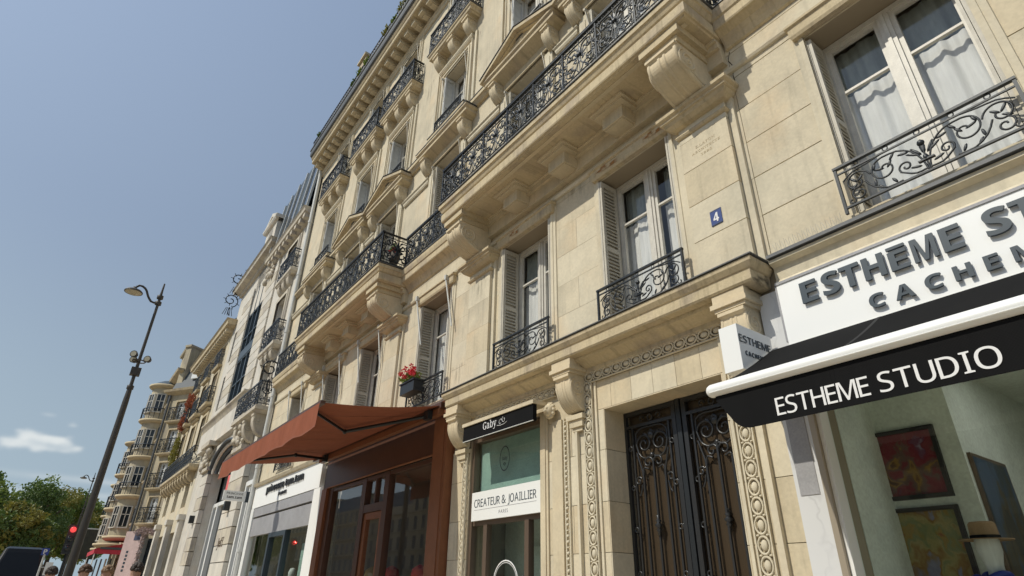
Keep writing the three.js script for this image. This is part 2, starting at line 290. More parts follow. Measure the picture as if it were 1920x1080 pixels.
// ---------- ironwork ----------
// low window rail, 1.4 wide x 0.44 high: twin top bars with rings between, scrolls about a central spray of leaves
const railGeo = (() => {
  const g = [], half = [], H = 0.46, w = 0.68, r = 0.0085;
  g.push(bx(-w - 0.015, w + 0.015, H - 0.012, H + 0.012, -0.02, 0.02), bx(-w, w, H - 0.072, H - 0.058, -0.008, 0.008), bx(-w, w, 0.02, 0.038, -0.012, 0.012));
  for (const s of [-1, 1]) g.push(bx(s * w - 0.012, s * w + 0.012, -0.03, H, -0.014, 0.014));
  for (const x of [-0.5, -0.25, 0, 0.25, 0.5]) g.push(ring(x, H - 0.035, 0.021, 0.005, 10, 4));
  const top = H - 0.07;
  half.push(tube([[0.01, 0.05], [0.03, 0.16], [0.08, 0.27], [0.18, 0.345], [0.30, 0.355]], r), tube(spiral(0.30, 0.235, 0.12, 0.025, Math.PI / 2, -3.6 * Math.PI / 2, 18), r));
  half.push(tube([[0.01, 0.06], [0.10, 0.06], [0.20, 0.13]], r), tube(spiral(0.15, 0.16, 0.055, 0.012, -0.6, 6.6, 14), r));
  half.push(tube([[0.20, 0.05], [0.32, 0.05], [0.42, 0.12], [0.47, 0.21]], r), tube(spiral(0.53, 0.235, 0.115, 0.03, Math.PI * 0.95, -Math.PI * 1.1, 18), r));
  half.push(tube(spiral(0.53, 0.12, 0.07, 0.014, 1.2, -6.0, 12), r), tube([[0.30, top], [0.42, top - 0.02], [0.55, top - 0.035], [0.64, 0.30]], r * 0.9), tube(spiral(0.61, 0.075, 0.04, 0.008, 2, 8, 9), r * 0.85));
  for (const [x, y, a, l] of [[0.02, 0.2, 1.0, 0.12], [0.02, 0.2, 0.55, 0.13], [0.10, 0.28, 0.2, 0.09], [0.2, 0.35, -0.9, 0.08], [0.3, 0.24, 0.3, 0.09], [0.28, 0.23, 2.2, 0.08], [0.53, 0.235, 0.9, 0.09], [0.53, 0.235, 2.4, 0.08], [0.53, 0.22, -0.6, 0.08], [0.40, 0.10, 1.7, 0.08], [0.24, 0.055, 1.1, 0.07], [0.34, 0.055, 0.9, 0.07], [0.36, 0.33, -1.2, 0.07], [0.04, 0.10, 0.3, 0.09]]) half.push(leaf(x, y, a, l, 0.026));
  for (const h of half) g.push(h, mirrorX(h));
  g.push(ball(0, 0.16, 0, 0.022, 1, 1.6, 1), ball(0, 0.31, 0, 0.03, 1, 1, 0.8), leaf(0, 0.2, Math.PI / 2, 0.15, 0.045), bx(-0.06, 0.06, 0.135, 0.148, -0.016, 0.016), tube([[0, 0.03], [0, 0.3]], 0.008));
  return join(g);
})();
// one bay of a balcony railing, 0.675 wide x 0.80 high
const BW = 0.675;
const balGeo = (() => {
  const g = [], half = [], H = 0.8, w = BW / 2, r = 0.0115;
  g.push(bx(-w, w, H - 0.014, H + 0.012, -0.026, 0.026), bx(-w, w, H - 0.105, H - 0.092, -0.01, 0.01), bx(-w, w, 0.03, 0.048, -0.014, 0.014), bx(-w, w, 0.105, 0.116, -0.009, 0.009), bx(-w - 0.011, -w + 0.011, 0, H, -0.014, 0.014));
  for (let i = 0; i < 7; i++) { const x = -w + 0.05 + i * 0.096; g.push(tube(spiral(x, H - 0.055, 0.03, 0.008, i % 2 ? 0 : 3.1, (i % 2 ? 0 : 3.1) + 5.4, 8), 0.0055, false, 4), ring(x, 0.077, 0.024, 0.005, 9, 4)); }
  half.push(tube(spiral(0.165, 0.545, 0.135, 0.025, Math.PI, -Math.PI * 0.95, 20), r), tube([[0.03, 0.545], [0.015, 0.40], [0.05, 0.27], [0.14, 0.17]], r), tube(spiral(0.185, 0.27, 0.11, 0.02, -2.0, 5.2, 20), r));
  half.push(tube(spiral(0.28, 0.40, 0.052, 0.012, 1.5, -5.0, 12), r * 0.9), tube(spiral(0.285, 0.165, 0.042, 0.01, -2.4, 4, 10), r * 0.9), tube(spiral(0.275, 0.66, 0.035, 0.01, 3, -3, 9), r * 0.9), tube([[0.29, 0.13], [0.31, 0.3], [0.25, 0.44], [0.31, 0.62]], r * 0.8), tube([[0.02, 0.13], [0.06, 0.2], [0.03, 0.33]], r * 0.8));
  for (const [x, y, a, l] of [[0.02, 0.44, 1.0, 0.14], [0.02, 0.43, 0.35, 0.13], [0.02, 0.42, -0.35, 0.11], [0.165, 0.54, 1.2, 0.10], [0.165, 0.54, -0.4, 0.10], [0.165, 0.54, 2.8, 0.09], [0.185, 0.27, 0.4, 0.09], [0.185, 0.27, 2.2, 0.09], [0.185, 0.27, -1.4, 0.08], [0.05, 0.22, 0.4, 0.09], [0.10, 0.17, -0.4, 0.08], [0.30, 0.30, 2.4, 0.08], [0.04, 0.60, 0.9, 0.08], [0.26, 0.47, 0.6, 0.08], [0.05, 0.33, 0.9, 0.09]]) half.push(leaf(x, y, a, l * 1.1, 0.044));
  for (const h of half) g.push(h, mirrorX(h));
  g.push(ball(0, 0.46, 0.012, 0.04, 1, 1, 0.7), leaf(0, 0.5, Math.PI / 2, 0.15, 0.05), leaf(0, 0.42, -Math.PI / 2, 0.14, 0.05), tube([[0, 0.11], [0, 0.7]], 0.008));
  return join(g);
})();
// a light scroll railing bay for far balconies, 0.5 x 0.85
const farRail = (() => {
  const g = [], w = 0.25, H = 0.85, half = [];
  g.push(bx(-w, w, H - 0.02, H + 0.015, -0.025, 0.025), bx(-w, w, 0.04, 0.065, -0.015, 0.015), bx(-w, w, H - 0.12, H - 0.10, -0.012, 0.012), bx(-w - 0.012, -w + 0.012, 0, H, -0.014, 0.014));
  half.push(tube(spiral(0.12, 0.52, 0.11, 0.03, Math.PI, -3, 12), 0.011, false, 4), tube(spiral(0.12, 0.24, 0.11, 0.03, -2, 4.4, 12), 0.011, false, 4), tube([[0.01, 0.5], [0.02, 0.36], [0.05, 0.2]], 0.011, false, 4), leaf(0.02, 0.4, 0.5, 0.13, 0.05), leaf(0.13, 0.52, 1, 0.1, 0.06), leaf(0.13, 0.24, -1, 0.1, 0.06));
  for (const h of half) g.push(h, mirrorX(h));
  g.push(tube([[0, 0.05], [0, 0.75]], 0.011, false, 4), ball(0, 0.4, 0, 0.035));
  return join(g);
})();
// lay bays of a railing along a front and its two returns; each bay is a mesh under rail
function railing(parent, name, geo, bw, x0, x1, z, y, m, sides = 0, zw = 0) {
  const n = Math.max(1, Math.round((x1 - x0) / bw)), s = (x1 - x0) / n / bw;
  const lead = part(parent, name, join([bx(x1 - 0.014, x1 + 0.014, y, y + 0.82, z - 0.014, z + 0.014), bx(x0 - 0.02, x1 + 0.02, y + (geo === balGeo ? 0.812 : 0.865), y + (geo === balGeo ? 0.828 : 0.88), z - 0.03, z + 0.03)]), m);
  for (let i = 0; i < n; i++) { const p = part(lead, 'railing_panel', geo, m, [x0 + (i + 0.5) * bw * s, y, z]); p.scale.x = s; }
  if (sides) for (const x of [x0, x1]) { const p = part(lead, 'railing_panel', geo, m, [x, y, (zw + z) / 2]); p.rotation.y = Math.PI / 2; p.scale.x = (z - zw) / bw; }
  return lead;
}

// ---------- carved stone pieces (centred on x = 0, wall at z = 0) ----------
// scroll console h high, p deep, w wide: a barrel that swells from the wall up to a capped front, volutes on its cheeks
function consoleGeo(h, p, w, ribs = true) {
  const g = [], cap = 0.13 * h, pts = [], y1 = h - cap, rz = p - 0.03, ry = y1 - 0.02 * h;
  for (let i = 0; i <= 18; i++) { const a = i / 18 * Math.PI * 0.47, bulge = 1 + 0.05 * Math.sin(a * 4); pts.push([0.03 + (rz - 0.03) * Math.cos(a) * bulge, y1 - ry * Math.sin(a)]); }
  const sh = new THREE.Shape([[0, h], [p - 0.01, h], [p, h - 0.012], [p, y1 + 0.02], [p - 0.02, y1], ...pts, [0, pts[18][1]]].map((q) => new THREE.Vector2(...q)));
  g.push(extrudeX(sh, w, 0.014 * Math.min(1, w / 0.3)));
  const rr_ = 0.05 * w + 0.008;
  if (ribs) { for (const x of [-w / 2 + 0.05 * w, -0.09 * w, 0.09 * w, w / 2 - 0.05 * w]) g.push(tube(pts.map(([z, y]) => [x, y, z]), rr_, false, 6, 26)); g.push(bx(-w / 2 - 0.02 * w, w / 2 + 0.02 * w, y1 + 0.03 * h, h - 0.02 * h, p - 0.03, p + 0.022)); }
  const R0 = Math.min(0.42 * p, 0.34 * h), cz = p - R0 - 0.05 * p, cy = y1 - R0 * 0.85;
  for (const s of [-1, 1]) {
    const sp = spiral(cz, cy, R0, R0 * 0.14, Math.PI * 0.35, Math.PI * 0.35 - Math.PI * 3.8, 30).map(([z, y]) => [s * (w / 2 + 0.002), y, z]);
    g.push(tube(sp, R0 * 0.095, false, 6, 44), ball(s * w / 2, cy, cz, R0 * 0.2, 0.6, 1, 1));
    g.push(tube([...pts.slice(3).map(([z, y]) => [s * (w / 2 + 0.002), y + 0.03 * h, z - 0.05 * p])], R0 * 0.07, false, 5, 18));
  }
  return join(g);
}
// egg and dart run of n eggs, along y from 0, pitch s
function eggRun(n, s, w) {
  const g = [];
  for (let i = 0; i < n; i++) {
    const y = (i + 0.5) * s; g.push(ball(0, y, 0.004, w * 0.25, 1, 1.45, 0.7, 8), clean(new THREE.TorusGeometry(w * 0.42, w * 0.075, 5, 14).scale(1, 1.3, 1.2).translate(0, y, 0.012)));
    g.push(ball(w * 0.36, y + s * 0.5, 0.006, w * 0.13, 1, 0.7, 1, 5), ball(-w * 0.36, y + s * 0.5, 0.006, w * 0.13, 1, 0.7, 1, 5));
  }
  g.push(bx(-w * 0.62, -w * 0.52, 0, n * s, -0.01, 0.016), bx(w * 0.52, w * 0.62, 0, n * s, -0.01, 0.016));
  return join(g);
}

// ---------- windows and shutters ----------
const cache = {};
const keep = (k, f) => cache[k] || (cache[k] = f());
// casement window: bottom centre at the origin, frame in the plane z = 0
function windowFrameGeo(w, h, tr, leaves = 2) {
  return keep(`wf${w}${h}${tr}${leaves}`, () => {
    const a = w / 2, g = [bx(-a, -a + 0.055, 0, h, -0.05, 0.03), bx(a - 0.055, a, 0, h, -0.05, 0.03), bx(-a + 0.055, a - 0.055, h - 0.06, h, -0.05, 0.03), bx(-a + 0.055, a - 0.055, 0, 0.09, -0.05, 0.03)];
    if (leaves === 2) g.push(bx(-0.055, 0.055, 0.09, h - 0.06, -0.04, 0.04), bx(-0.016, 0.016, 0.09, h - 0.06, 0.04, 0.056));
    const xs = leaves === 2 ? [[-a + 0.055, -0.055], [0.055, a - 0.055]] : [[-a + 0.055, a - 0.055]];
    for (const [p, q] of xs) {
      g.push(bx(p, p + 0.045, 0.09, h - 0.06, -0.03, 0.018), bx(q - 0.045, q, 0.09, h - 0.06, -0.03, 0.018), bx(p + 0.045, q - 0.045, h - 0.11, h - 0.06, -0.03, 0.018), bx(p + 0.045, q - 0.045, 0.09, 0.19, -0.03, 0.018));
      for (const t of tr) g.push(bx(p + 0.045, q - 0.045, t * h - 0.014, t * h + 0.014, -0.025, 0.014));
    }
    return join(g);
  });
}
function paneGeo(w, h) { return keep(`pg${w.toFixed(3)}${h.toFixed(3)}`, () => clean(new THREE.PlaneGeometry(w, h))); }
function curtainGeo(w, h, seed, lift = 0) {
  return keep(`cu${w}${h}${seed}`, () => {
    const n = 60, m = 14, g = new THREE.PlaneGeometry(w, h, n, m), p = g.attributes.position;
    for (let i = 0; i < p.count; i++) { const x = p.getX(i), y = p.getY(i), t = 0.5 - y / h; const q = x * (15 + 6 * Math.sin(seed * 1.7)) + 1.4 * Math.sin(x * 5.3 + seed * 2.3) + seed; p.setZ(i, 0.02 * Math.sin(q + 0.3 * Math.sin(y * 2 + seed)) * (0.4 + 0.6 * t) + 0.011 * Math.sin(q * 2.3 + seed * 3 + 0.5 * y) + 0.006 * Math.sin(x * 71 + seed)); }
    g.computeVertexNormals(); return clean(g);
  });
}
function makeWindow(parent, x, y, z, w, h, o = {}) {
  const tr = o.tr || [0.70], win = part(parent, 'window', windowFrameGeo(w, h, tr), o.frame || M.frame, [x, y, z]);
  const a = w / 2, ys = [0.19, ...tr.map((t) => t * h), h - 0.11];
  for (const [p, q] of [[-a + 0.1, -0.1], [0.1, a - 0.1]]) for (let i = 0; i + 1 < ys.length; i++) {
    const b = i ? ys[i] + 0.014 : ys[i], t = i + 2 < ys.length ? ys[i + 1] - 0.014 : ys[i + 1];
    part(win, 'pane', paneGeo(q - p, t - b), M.glass, [(p + q) / 2, (b + t) / 2, -0.006]);
  }
  if (o.curtain) for (const [c, cw] of o.curtain) { const hc = o.upper_curtain ? h * tr[0] - 0.02 : h - 0.12; part(win, 'curtain', curtainGeo(cw, hc, o.seed || 1), M.curtain, [c, 0.06 + hc / 2, -0.12]); if (o.upper_curtain) part(win, 'upper_curtain', curtainGeo(cw, h - 0.12 - hc, (o.seed || 1) + 0.5), M.curtainDark, [c, 0.08 + hc + (h - 0.12 - hc) / 2, -0.15]); }  // optional darker curtain sheet hung behind the upper panes
  return win;
}
// folded louvred shutter standing in the reveal, seen edge on from the window: spans z0..z1, faces +x
const slatGeo = (d) => keep('sl' + d.toFixed(3), () => join([new THREE.BoxGeometry(0.012, 0.046, d).rotateZ(0.55)]));
function foldedShutter(parent, x, y0, y1, z0, z1, m, slats = true, name = 'shutter') {
  const t = 0.032, g = [bx(x - t, x, y0, y1, z0, z0 + 0.05), bx(x - t, x, y0, y1, z1 - 0.05, z1), bx(x - t, x, y0, y0 + 0.08, z0 + 0.05, z1 - 0.05), bx(x - t, x, y1 - 0.08, y1, z0 + 0.05, z1 - 0.05), bx(x - t, x, (y0 + y1) / 2 - 0.035, (y0 + y1) / 2 + 0.035, z0 + 0.05, z1 - 0.05), bx(x - t - 0.03, x - t - 0.004, y0, y1, z0 + 0.012, z1 + 0.006)];
  const s = part(parent, name, join(g), m);
  const n = Math.round((y1 - y0 - 0.2) / 0.058);
  if (slats) for (let i = 0; i < n; i++) { const y = y0 + 0.11 + i * 0.058; if (Math.abs(y - (y0 + y1) / 2) < 0.06) continue; part(s, 'slat', slatGeo(z1 - z0 - 0.1), m, [x - 0.014, y, (z0 + z1) / 2]); }
  return s;
}
// wall laid in courses of single blocks
function courses(parent, x0, x1, ys, holes, len, gap, z, th, mats, off = 0) {
  for (let j = 0; j + 1 < ys.length; j++) {
    const y0 = ys[j] + gap / 2, y1 = ys[j + 1] - gap / 2, n = Math.max(1, Math.round((x1 - x0) / len)), L = (x1 - x0) / n;
    const cuts = [x0]; for (let i = 0; i < n; i++) { const c = x0 + (i + ((j + off) % 2 ? 0.5 : 1)) * L; if (c < x1 - 0.12 && c > x0 + 0.12) cuts.push(c); } cuts.push(x1);
    for (let i = 0; i + 1 < cuts.length; i++) {
      const rs = leftOver(cuts[i] + gap / 2, cuts[i + 1] - gap / 2, y0, y1, holes).filter((r) => r[1] - r[0] > 0.02 && r[3] - r[2] > 0.01); if (!rs.length) continue;
      const runs = []; for (const q of rs) { const last = runs[runs.length - 1]; if (last && q[0] - last[last.length - 1][1] < 0.002) last.push(q); else runs.push([q]); }
      runs.forEach((run, k) => part(parent, 'stone_block', join(run.map(([a, b, c, d]) => bx(a, b, c, d, z - th, z + (hash2(i + k, j, Math.round(x0 * 10)) - 0.5) * 0.003))), mats[Math.floor(hash2(i + k, j, Math.round(x1 * 7)) * mats.length)]));
    }
  }
}

// ---------- the big building ----------
const bld = thing('apartment_building', 'tall cream stone apartment building with two long scrolled iron balconies and shops below', 'building', [-9.5, 0, 0]);
const WX = [-1.0, -4.12, -6.5, -9.48, -12.58, -15.0, -18.0], XL = -20.72, XR = 1.8, stones = [M.stone, M.stoneB, M.stoneC];
const single = [0, 3, 6], double_ = [1, 2, 4, 5];
const PIL = [-2.95, -7.75, -11.27, -16.06];     // pilaster axes
{
  const h1 = WX.map((x) => [x - 0.64, x + 0.64, 4.62, 6.92]), h2 = WX.map((x) => [x - 0.6, x + 0.6, 8.1, 10.68]), h3 = WX.map((x) => [x - 0.55, x + 0.55, 11.55, 13.6]), h4 = WX.map((x) => [x - 0.55, x + 0.55, 14.62, 16.8]);
  // shell: backing of the first storey, plain walls above, floors and rear so that rooms are closed
  part(bld, 'wall_backing', wallGeo(XL, XR, 4.45, 7.45, h1, -0.02, 0.36), M.joint);
  part(bld, 'wall', wallGeo(XL, XR, 7.45, 17.45, [...h2, ...h3, ...h4], 0, 0.38), M.stone);
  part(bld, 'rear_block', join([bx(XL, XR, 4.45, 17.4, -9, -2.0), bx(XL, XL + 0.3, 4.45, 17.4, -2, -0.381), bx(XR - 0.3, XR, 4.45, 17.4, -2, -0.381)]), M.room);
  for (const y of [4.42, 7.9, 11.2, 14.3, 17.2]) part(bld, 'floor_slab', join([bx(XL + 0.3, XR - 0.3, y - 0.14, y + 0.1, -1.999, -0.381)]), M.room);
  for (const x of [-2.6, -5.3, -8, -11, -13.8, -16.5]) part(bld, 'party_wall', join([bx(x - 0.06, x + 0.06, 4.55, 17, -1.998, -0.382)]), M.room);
  // first storey in blocks: deep joints round the single bays at the ends, fine ones between
  const ys = [4.5, 5.09, 5.575, 6.065, 6.56, 7.05, 7.445];
  courses(bld, -2.5, XR, ys, h1, 9, 0.012, 0, 0.019, stones);
  courses(bld, -8.09, -2.5, ys, h1, 1.35, 0.0035, 0, 0.019, stones, 1);
  courses(bld, -10.92, -8.09, ys, h1, 1.4, 0.0035, 0, 0.019, [M.stone, M.stoneB]);
  courses(bld, -16.4, -10.92, ys, h1, 1.35, 0.0035, 0, 0.019, [M.stone, M.stoneB], 1);
  courses(bld, XL, -16.4, ys, h1, 9, 0.008, 0, 0.019, stones);
  // pilasters with a sunk neck and moulded capital
  PIL.forEach((x, k) => {
    const pl = part(bld, 'pilaster', join([bx(x - 0.33, x + 0.33, 6.66, 6.95, 0.001, 0.085)]), M.stoneB);
    for (let j = 0; j < 5; j++) { const y0 = [4.5, 5.09, 5.575, 6.065, 6.5][j], y1 = [5.09, 5.575, 6.065, 6.5, 6.575][j]; const g = k ? 0.003 : 0.01; part(pl, 'stone_block', join([bx(x - 0.33, x + 0.33, y0 + g / 2, y1 - g / 2, 0.002, j === 4 ? 0.096 : 0.1)]), stones[(j + k) % 3]); }
    part(pl, 'edge_strip', join([bx(x + 0.335, x + 0.41, 4.5, 6.9, 0.002, 0.045), bx(x - 0.41, x - 0.335, 4.5, 6.9, 0.002, 0.045)]), M.stoneB);
    part(pl, 'capital', join([mould([[0.09, 6.575], [0.12, 6.59], [0.135, 6.615], [0.12, 6.64], [0.085, 6.66]], x - 0.23, x + 0.23), mould([[0.085, 6.74], [0.15, 6.75], [0.2, 6.79], [0.22, 6.83], [0.245, 6.84], [0.245, 6.87], [0.28, 6.89], [0.28, 6.935], [0, 6.95]], x - 0.23, x + 0.23)]), M.ledge);
    const c = part(bld, 'console', keep('bigc', () => consoleGeo(0.5, 0.68, 0.44)), M.stoneC, [x, 6.935, 0.03]);
    part(c, 'abacus', keep('abac', () => join([bx(-0.24, 0.24, 0.502, 0.6, -0.02, 0.66), bx(-0.3, 0.3, 0.601, 0.704, -0.025, 0.71)])), M.ledge);
  });
  // thin string over the window heads and the moulded heads themselves
  part(bld, 'string_course', join([mould([[0, 7.13], [0.03, 7.14], [0.045, 7.17], [0.045, 7.2], [0, 7.21]], XL, XR, false, false, 0.003)]), M.stoneB);
  WX.forEach((x, i) => {
    part(bld, 'window_head', join([mould([[0.0, 6.922], [0.07, 6.924], [0.085, 6.96], [0.085, 7.07], [0.11, 7.085], [0.11, 7.115], [0, 7.12]], x - 0.66, x + 0.66, true, true, 0.003)]), M.ledge);
    part(bld, 'window_surround', join([surround([[0.0, 0.03], [0.05, 0.03], [0.055, 0.018], [0.11, 0.018], [0.115, 0.002]], x - 0.64, x + 0.64, 4.6, 6.92)]), M.stoneB);
    part(bld, 'window_sill', join([bx(x - 0.7, x + 0.7, 4.502, 4.615, -0.3, 0.06)]), M.stoneB);
    const nar = i === 0 || i > 3 ? 0 : 0;
    makeWindow(bld, x, 4.63, -0.33, 1.26, 2.28, { seed: i + 1, upper_curtain: i < 3, curtain: i === 0 ? [[-0.31, 0.62], [0.31, 0.62]] : [[-0.36, 0.5], [0.36, 0.5]] });
    foldedShutter(bld, x - 0.64 + 0.05, 4.66, 6.88, -0.28, i === 0 ? -0.02 : 0.03, M.shutter, i < 6);
    foldedShutter(bld, x + 0.64, 4.66, 6.88, -0.28, 0.02, M.shutter, false);
    part(bld, 'window_rail', railGeo, M.iron, [x, 4.63, 0.13]);
  });
  // rods of the outside blinds
  for (const i of [3, 4, 5, 6]) for (const s of [-1, 1]) part(bld, 'blind_rod', join([rod([WX[i] + s * 0.6 - 0.06, 7.06, 0.14], [WX[i] + s * 0.6 + 0.2, 5.95, 0.08], 0.016), bx(WX[i] + s * 0.6 - 0.09, WX[i] + s * 0.6 - 0.03, 7.02, 7.12, 0.06, 0.16)]), M.shutterWhite);
  for (let f = 0; f < 3; f++) for (const x of WX) for (const s of [-1, 1]) { const yy = [10.6, 13.5, 16.75][f], hw = [0.6, 0.55, 0.55][f]; part(bld, 'blind_rod', keep('rod' + f + s, () => join([rod([s * hw - 0.03, 0, 0.1], [s * hw + 0.09, -0.85, 0.06], 0.01, 5), bx(s * hw - 0.045, s * hw - 0.015, -0.02, 0.04, 0.03, 0.12)])), M.shutter, [x, yy, 0]); }
  // the two long balconies
  for (const [a, b] of [[-8.12, -2.49], [-16.5, -10.86]]) {
    const bal = part(bld, 'balcony', join([mould([[0, 7.64], [0.73, 7.64], [0.745, 7.655], [0.77, 7.66], [0.78, 7.68], [0.78, 7.82], [0.755, 7.83], [0.755, 7.85], [0.78, 7.87], [0.81, 7.94], [0.83, 7.95], [0.83, 8.03], [0, 8.04]], a + 0.78, b - 0.78, true, true)]), M.ledge);
    part(bal, 'soffit_band', join([bx(a + 0.03, b - 0.03, 7.3, 7.639, 0.002, 0.1), bx(a + 0.03, b - 0.03, 7.52, 7.639, 0.1, 0.15), bx(a + 0.03, b - 0.03, 7.6, 7.639, 0.15, 0.19)]), M.stoneC);
    part(bal, 'soffit_border', join([bx(a + 0.1, b - 0.1, 7.628, 7.639, 0.6, 0.66)]), M.stoneC);
    part(bal, 'lead_edge', join([bx(a - 0.07, b + 0.07, 8.041, 8.06, 0.01, 0.85)]), M.lead);
    const mid = (a + b) / 2;
    for (const x of [mid - 1.2, mid, mid + 1.2]) part(bal, 'modillion', keep('modb', () => join([bx(-0.19, 0.19, 7.36, 7.56, 0.1, 0.36), bx(-0.165, 0.165, 7.345, 7.36, 0.1, 0.335), bx(-0.27, 0.27, 7.56, 7.6, 0.151, 0.45), bx(-0.31, 0.31, 7.6, 7.638, 0.191, 0.5)])), M.stoneC, [x, 0, 0]);
    railing(bal, 'balcony_railing', balGeo, BW, a - 0.02, b + 0.02, 0.8, 8.06, M.iron, 1, 0.02);
  }
  // shallow ledges with railings over the single bays
  for (const [a, b] of [[-2.485, XR], [-10.855, -8.125], [XL, -16.505]]) {
    const le = part(bld, 'ledge', join([mould([[0, 7.5], [0.03, 7.52], [0.06, 7.6], [0.1, 7.66], [0.17, 7.71], [0.2, 7.72], [0.21, 7.74], [0.21, 7.86], [0.23, 7.88], [0.25, 7.96], [0.25, 8.02], [0, 8.035]], a, b, false, false, 0.004)]), M.ledge);
    part(le, 'lead_edge', join([bx(a, b, 8.036, 8.05, 0.01, 0.265)]), M.lead);
    railing(le, 'balcony_railing', balGeo, BW, a + 0.08, b - 0.08, 0.22, 8.055, M.iron);
  }
  // second storey
  part(bld, 'string_course', join([mould([[0, 11.2], [0.06, 11.21], [0.1, 11.27], [0.14, 11.3], [0.14, 11.39], [0, 11.41]], XL, XR, false, false, 0.004)]), M.ledge);
  part(bld, 'string_flashing', join([bx(XL, XR, 11.411, 11.424, 0.006, 0.155)]), M.lead);
  for (let k = 0; k < 8; k++) { const c = [XL, ...WX.slice().reverse(), XR], a = c[k] + (k ? 0.95 : 0), b = c[k + 1] - (k < 7 ? 0.95 : 0); if (b - a > 0.3) part(bld, 'wall_panel_moulding', join([mould([[0, 10.32], [0.04, 10.33], [0.06, 10.37], [0.06, 10.42], [0.09, 10.45], [0.09, 10.48], [0, 10.5]], a, b, true, true, 0.003)]), M.stoneB); }
  WX.forEach((x, i) => {
    const flat = single.includes(i);
    for (const s of [-1, 1]) { part(bld, 'window_jamb', join([bx(Math.min(x + s * 0.6, x + s * 0.82), Math.max(x + s * 0.6, x + s * 0.82), 8.06, 10.55, 0.002, 0.07), bx(Math.min(x + s * 0.66, x + s * 0.76), Math.max(x + s * 0.66, x + s * 0.76), 8.6, 10.4, 0.07, 0.085)]), M.stoneB); part(bld, 'console', keep('smc', () => consoleGeo(0.42, 0.27, 0.2)), M.stoneC, [x + s * 0.86, 10.5, 0.02]); }
    const en = part(bld, 'window_cornice', join([mould([[0.04, 10.7], [0.06, 10.72], [0.06, 10.9], [0.12, 10.94], [0.2, 10.98], [0.29, 11.02], [0.29, 11.1], [0.33, 11.13], [0.33, 11.18], [0, 11.195]], x - 0.83, x + 0.83)]), M.ledge);
    if (!flat) {
      const tri = new THREE.Shape([new THREE.Vector2(-1.06, 0), new THREE.Vector2(1.06, 0), new THREE.Vector2(0, 0.44)]);
      part(en, 'tympanum', join([new THREE.ExtrudeGeometry(tri, { depth: 0.1, bevelEnabled: false }).translate(x, 11.197, 0.05)]), M.stoneB);
      const rk = []; for (const s of [-1, 1]) { const A = [x + s * 1.2, 11.215], B = [x, 11.72]; rk.push(quadBar(A, B, 0.08, 0.06, 0.37), quadBar([A[0] - s * 0.12, A[1] - 0.01], [B[0], B[1] - 0.075], 0.05, 0.06, 0.28), quadBar([A[0] - s * 0.3, A[1] + 0.025], [B[0], B[1] - 0.17], 0.035, 0.06, 0.2)); }
      part(en, 'raking_cornice', join(rk), M.ledge); part(en, 'lead_edge', join([-1, 1].map((s) => quadBar([x + s * 1.22, 11.258], [x, 11.763], 0.012, 0.05, 0.385))), M.lead);
    } else part(en, 'lead_edge', join([bx(x - 1.18, x + 1.18, 11.197, 11.212, 0.03, 0.34)]), M.lead);
    makeWindow(bld, x, 8.12, -0.3, 1.18, 2.53, { seed: i + 11, curtain: [[-0.3, 0.55], [0.3, 0.55]] });
    foldedShutter(bld, x - 0.6 + 0.05, 8.14, 10.62, -0.26, 0.02, M.shutter, true);
    // third storey
    part(bld, 'window_sill', join([mould([[0.0, 11.33], [0.12, 11.35], [0.2, 11.42], [0.22, 11.44], [0.22, 11.53], [0, 11.545]], x - 0.62, x + 0.62)]), M.ledge);
    part(bld, 'window_surround', join([surround([[0.0, 0.03], [0.05, 0.03], [0.055, 0.06], [0.1, 0.06], [0.105, 0.03], [0.2, 0.03], [0.205, 0.06], [0.23, 0.06], [0.235, 0.002]], x - 0.55, x + 0.55, 11.545, 13.6), mould([[0.0, 13.81], [0.07, 13.83], [0.1, 13.88], [0.1, 13.92], [0, 13.93]], x - 0.72, x + 0.72, true, true, 0.003)]), M.stoneB);
    part(bld, 'sill_flashing', join([bx(x - 0.86, x + 0.86, 11.546, 11.56, 0.02, 0.235)]), M.lead);
    makeWindow(bld, x, 11.55, -0.3, 1.08, 2.04, { seed: i + 21, curtain: [[-0.3, 0.45], [0.3, 0.45]] });
    foldedShutter(bld, x - 0.55 + 0.05, 11.57, 13.56, -0.26, 0.03, M.shutterWhite, false);
    const wr = part(bld, 'window_rail', railGeo, M.iron, [x, 11.55, 0.17]); wr.scale.set(0.9, 0.85, 1);
    // fourth storey: own balcony on three consoles
    const b4 = part(bld, 'balcony', join([mould([[0, 14.4], [0.26, 14.4], [0.29, 14.43], [0.32, 14.44], [0.33, 14.46], [0.33, 14.53], [0.36, 14.56], [0.37, 14.61], [0, 14.62]], x - 0.72, x + 0.72)]), M.ledge);
    part(b4, 'lead_edge', join([bx(x - 1.11, x + 1.11, 14.621, 14.64, 0.01, 0.385)]), M.lead);
    for (const s of [-1, 0, 1]) part(b4, 'console', keep('b4c', () => join([consoleGeo(0.44, 0.29, 0.22), bx(-0.14, 0.14, 0.4, 0.46, 0, 0.31)])), M.stoneC, [x + s * 0.74, 13.94, 0.0]);
    railing(b4, 'balcony_railing', balGeo, BW, x - 1.05, x + 1.05, 0.34, 14.64, M.iron, 1, 0.02);
    part(bld, 'window_surround', join([surround([[0.0, 0.03], [0.06, 0.03], [0.065, 0.055], [0.12, 0.055], [0.125, 0.025], [0.2, 0.025], [0.205, 0.05], [0.23, 0.05], [0.235, 0.002]], x - 0.55, x + 0.55, 14.62, 16.8)]), M.stoneB);
    makeWindow(bld, x, 14.64, -0.3, 1.08, 2.15, { seed: i + 31, curtain: [[-0.3, 0.45], [0.3, 0.45]] });
    foldedShutter(bld, x - 0.55 + 0.05, 14.66, 16.76, -0.26, 0.04, M.shutterWhite, false);
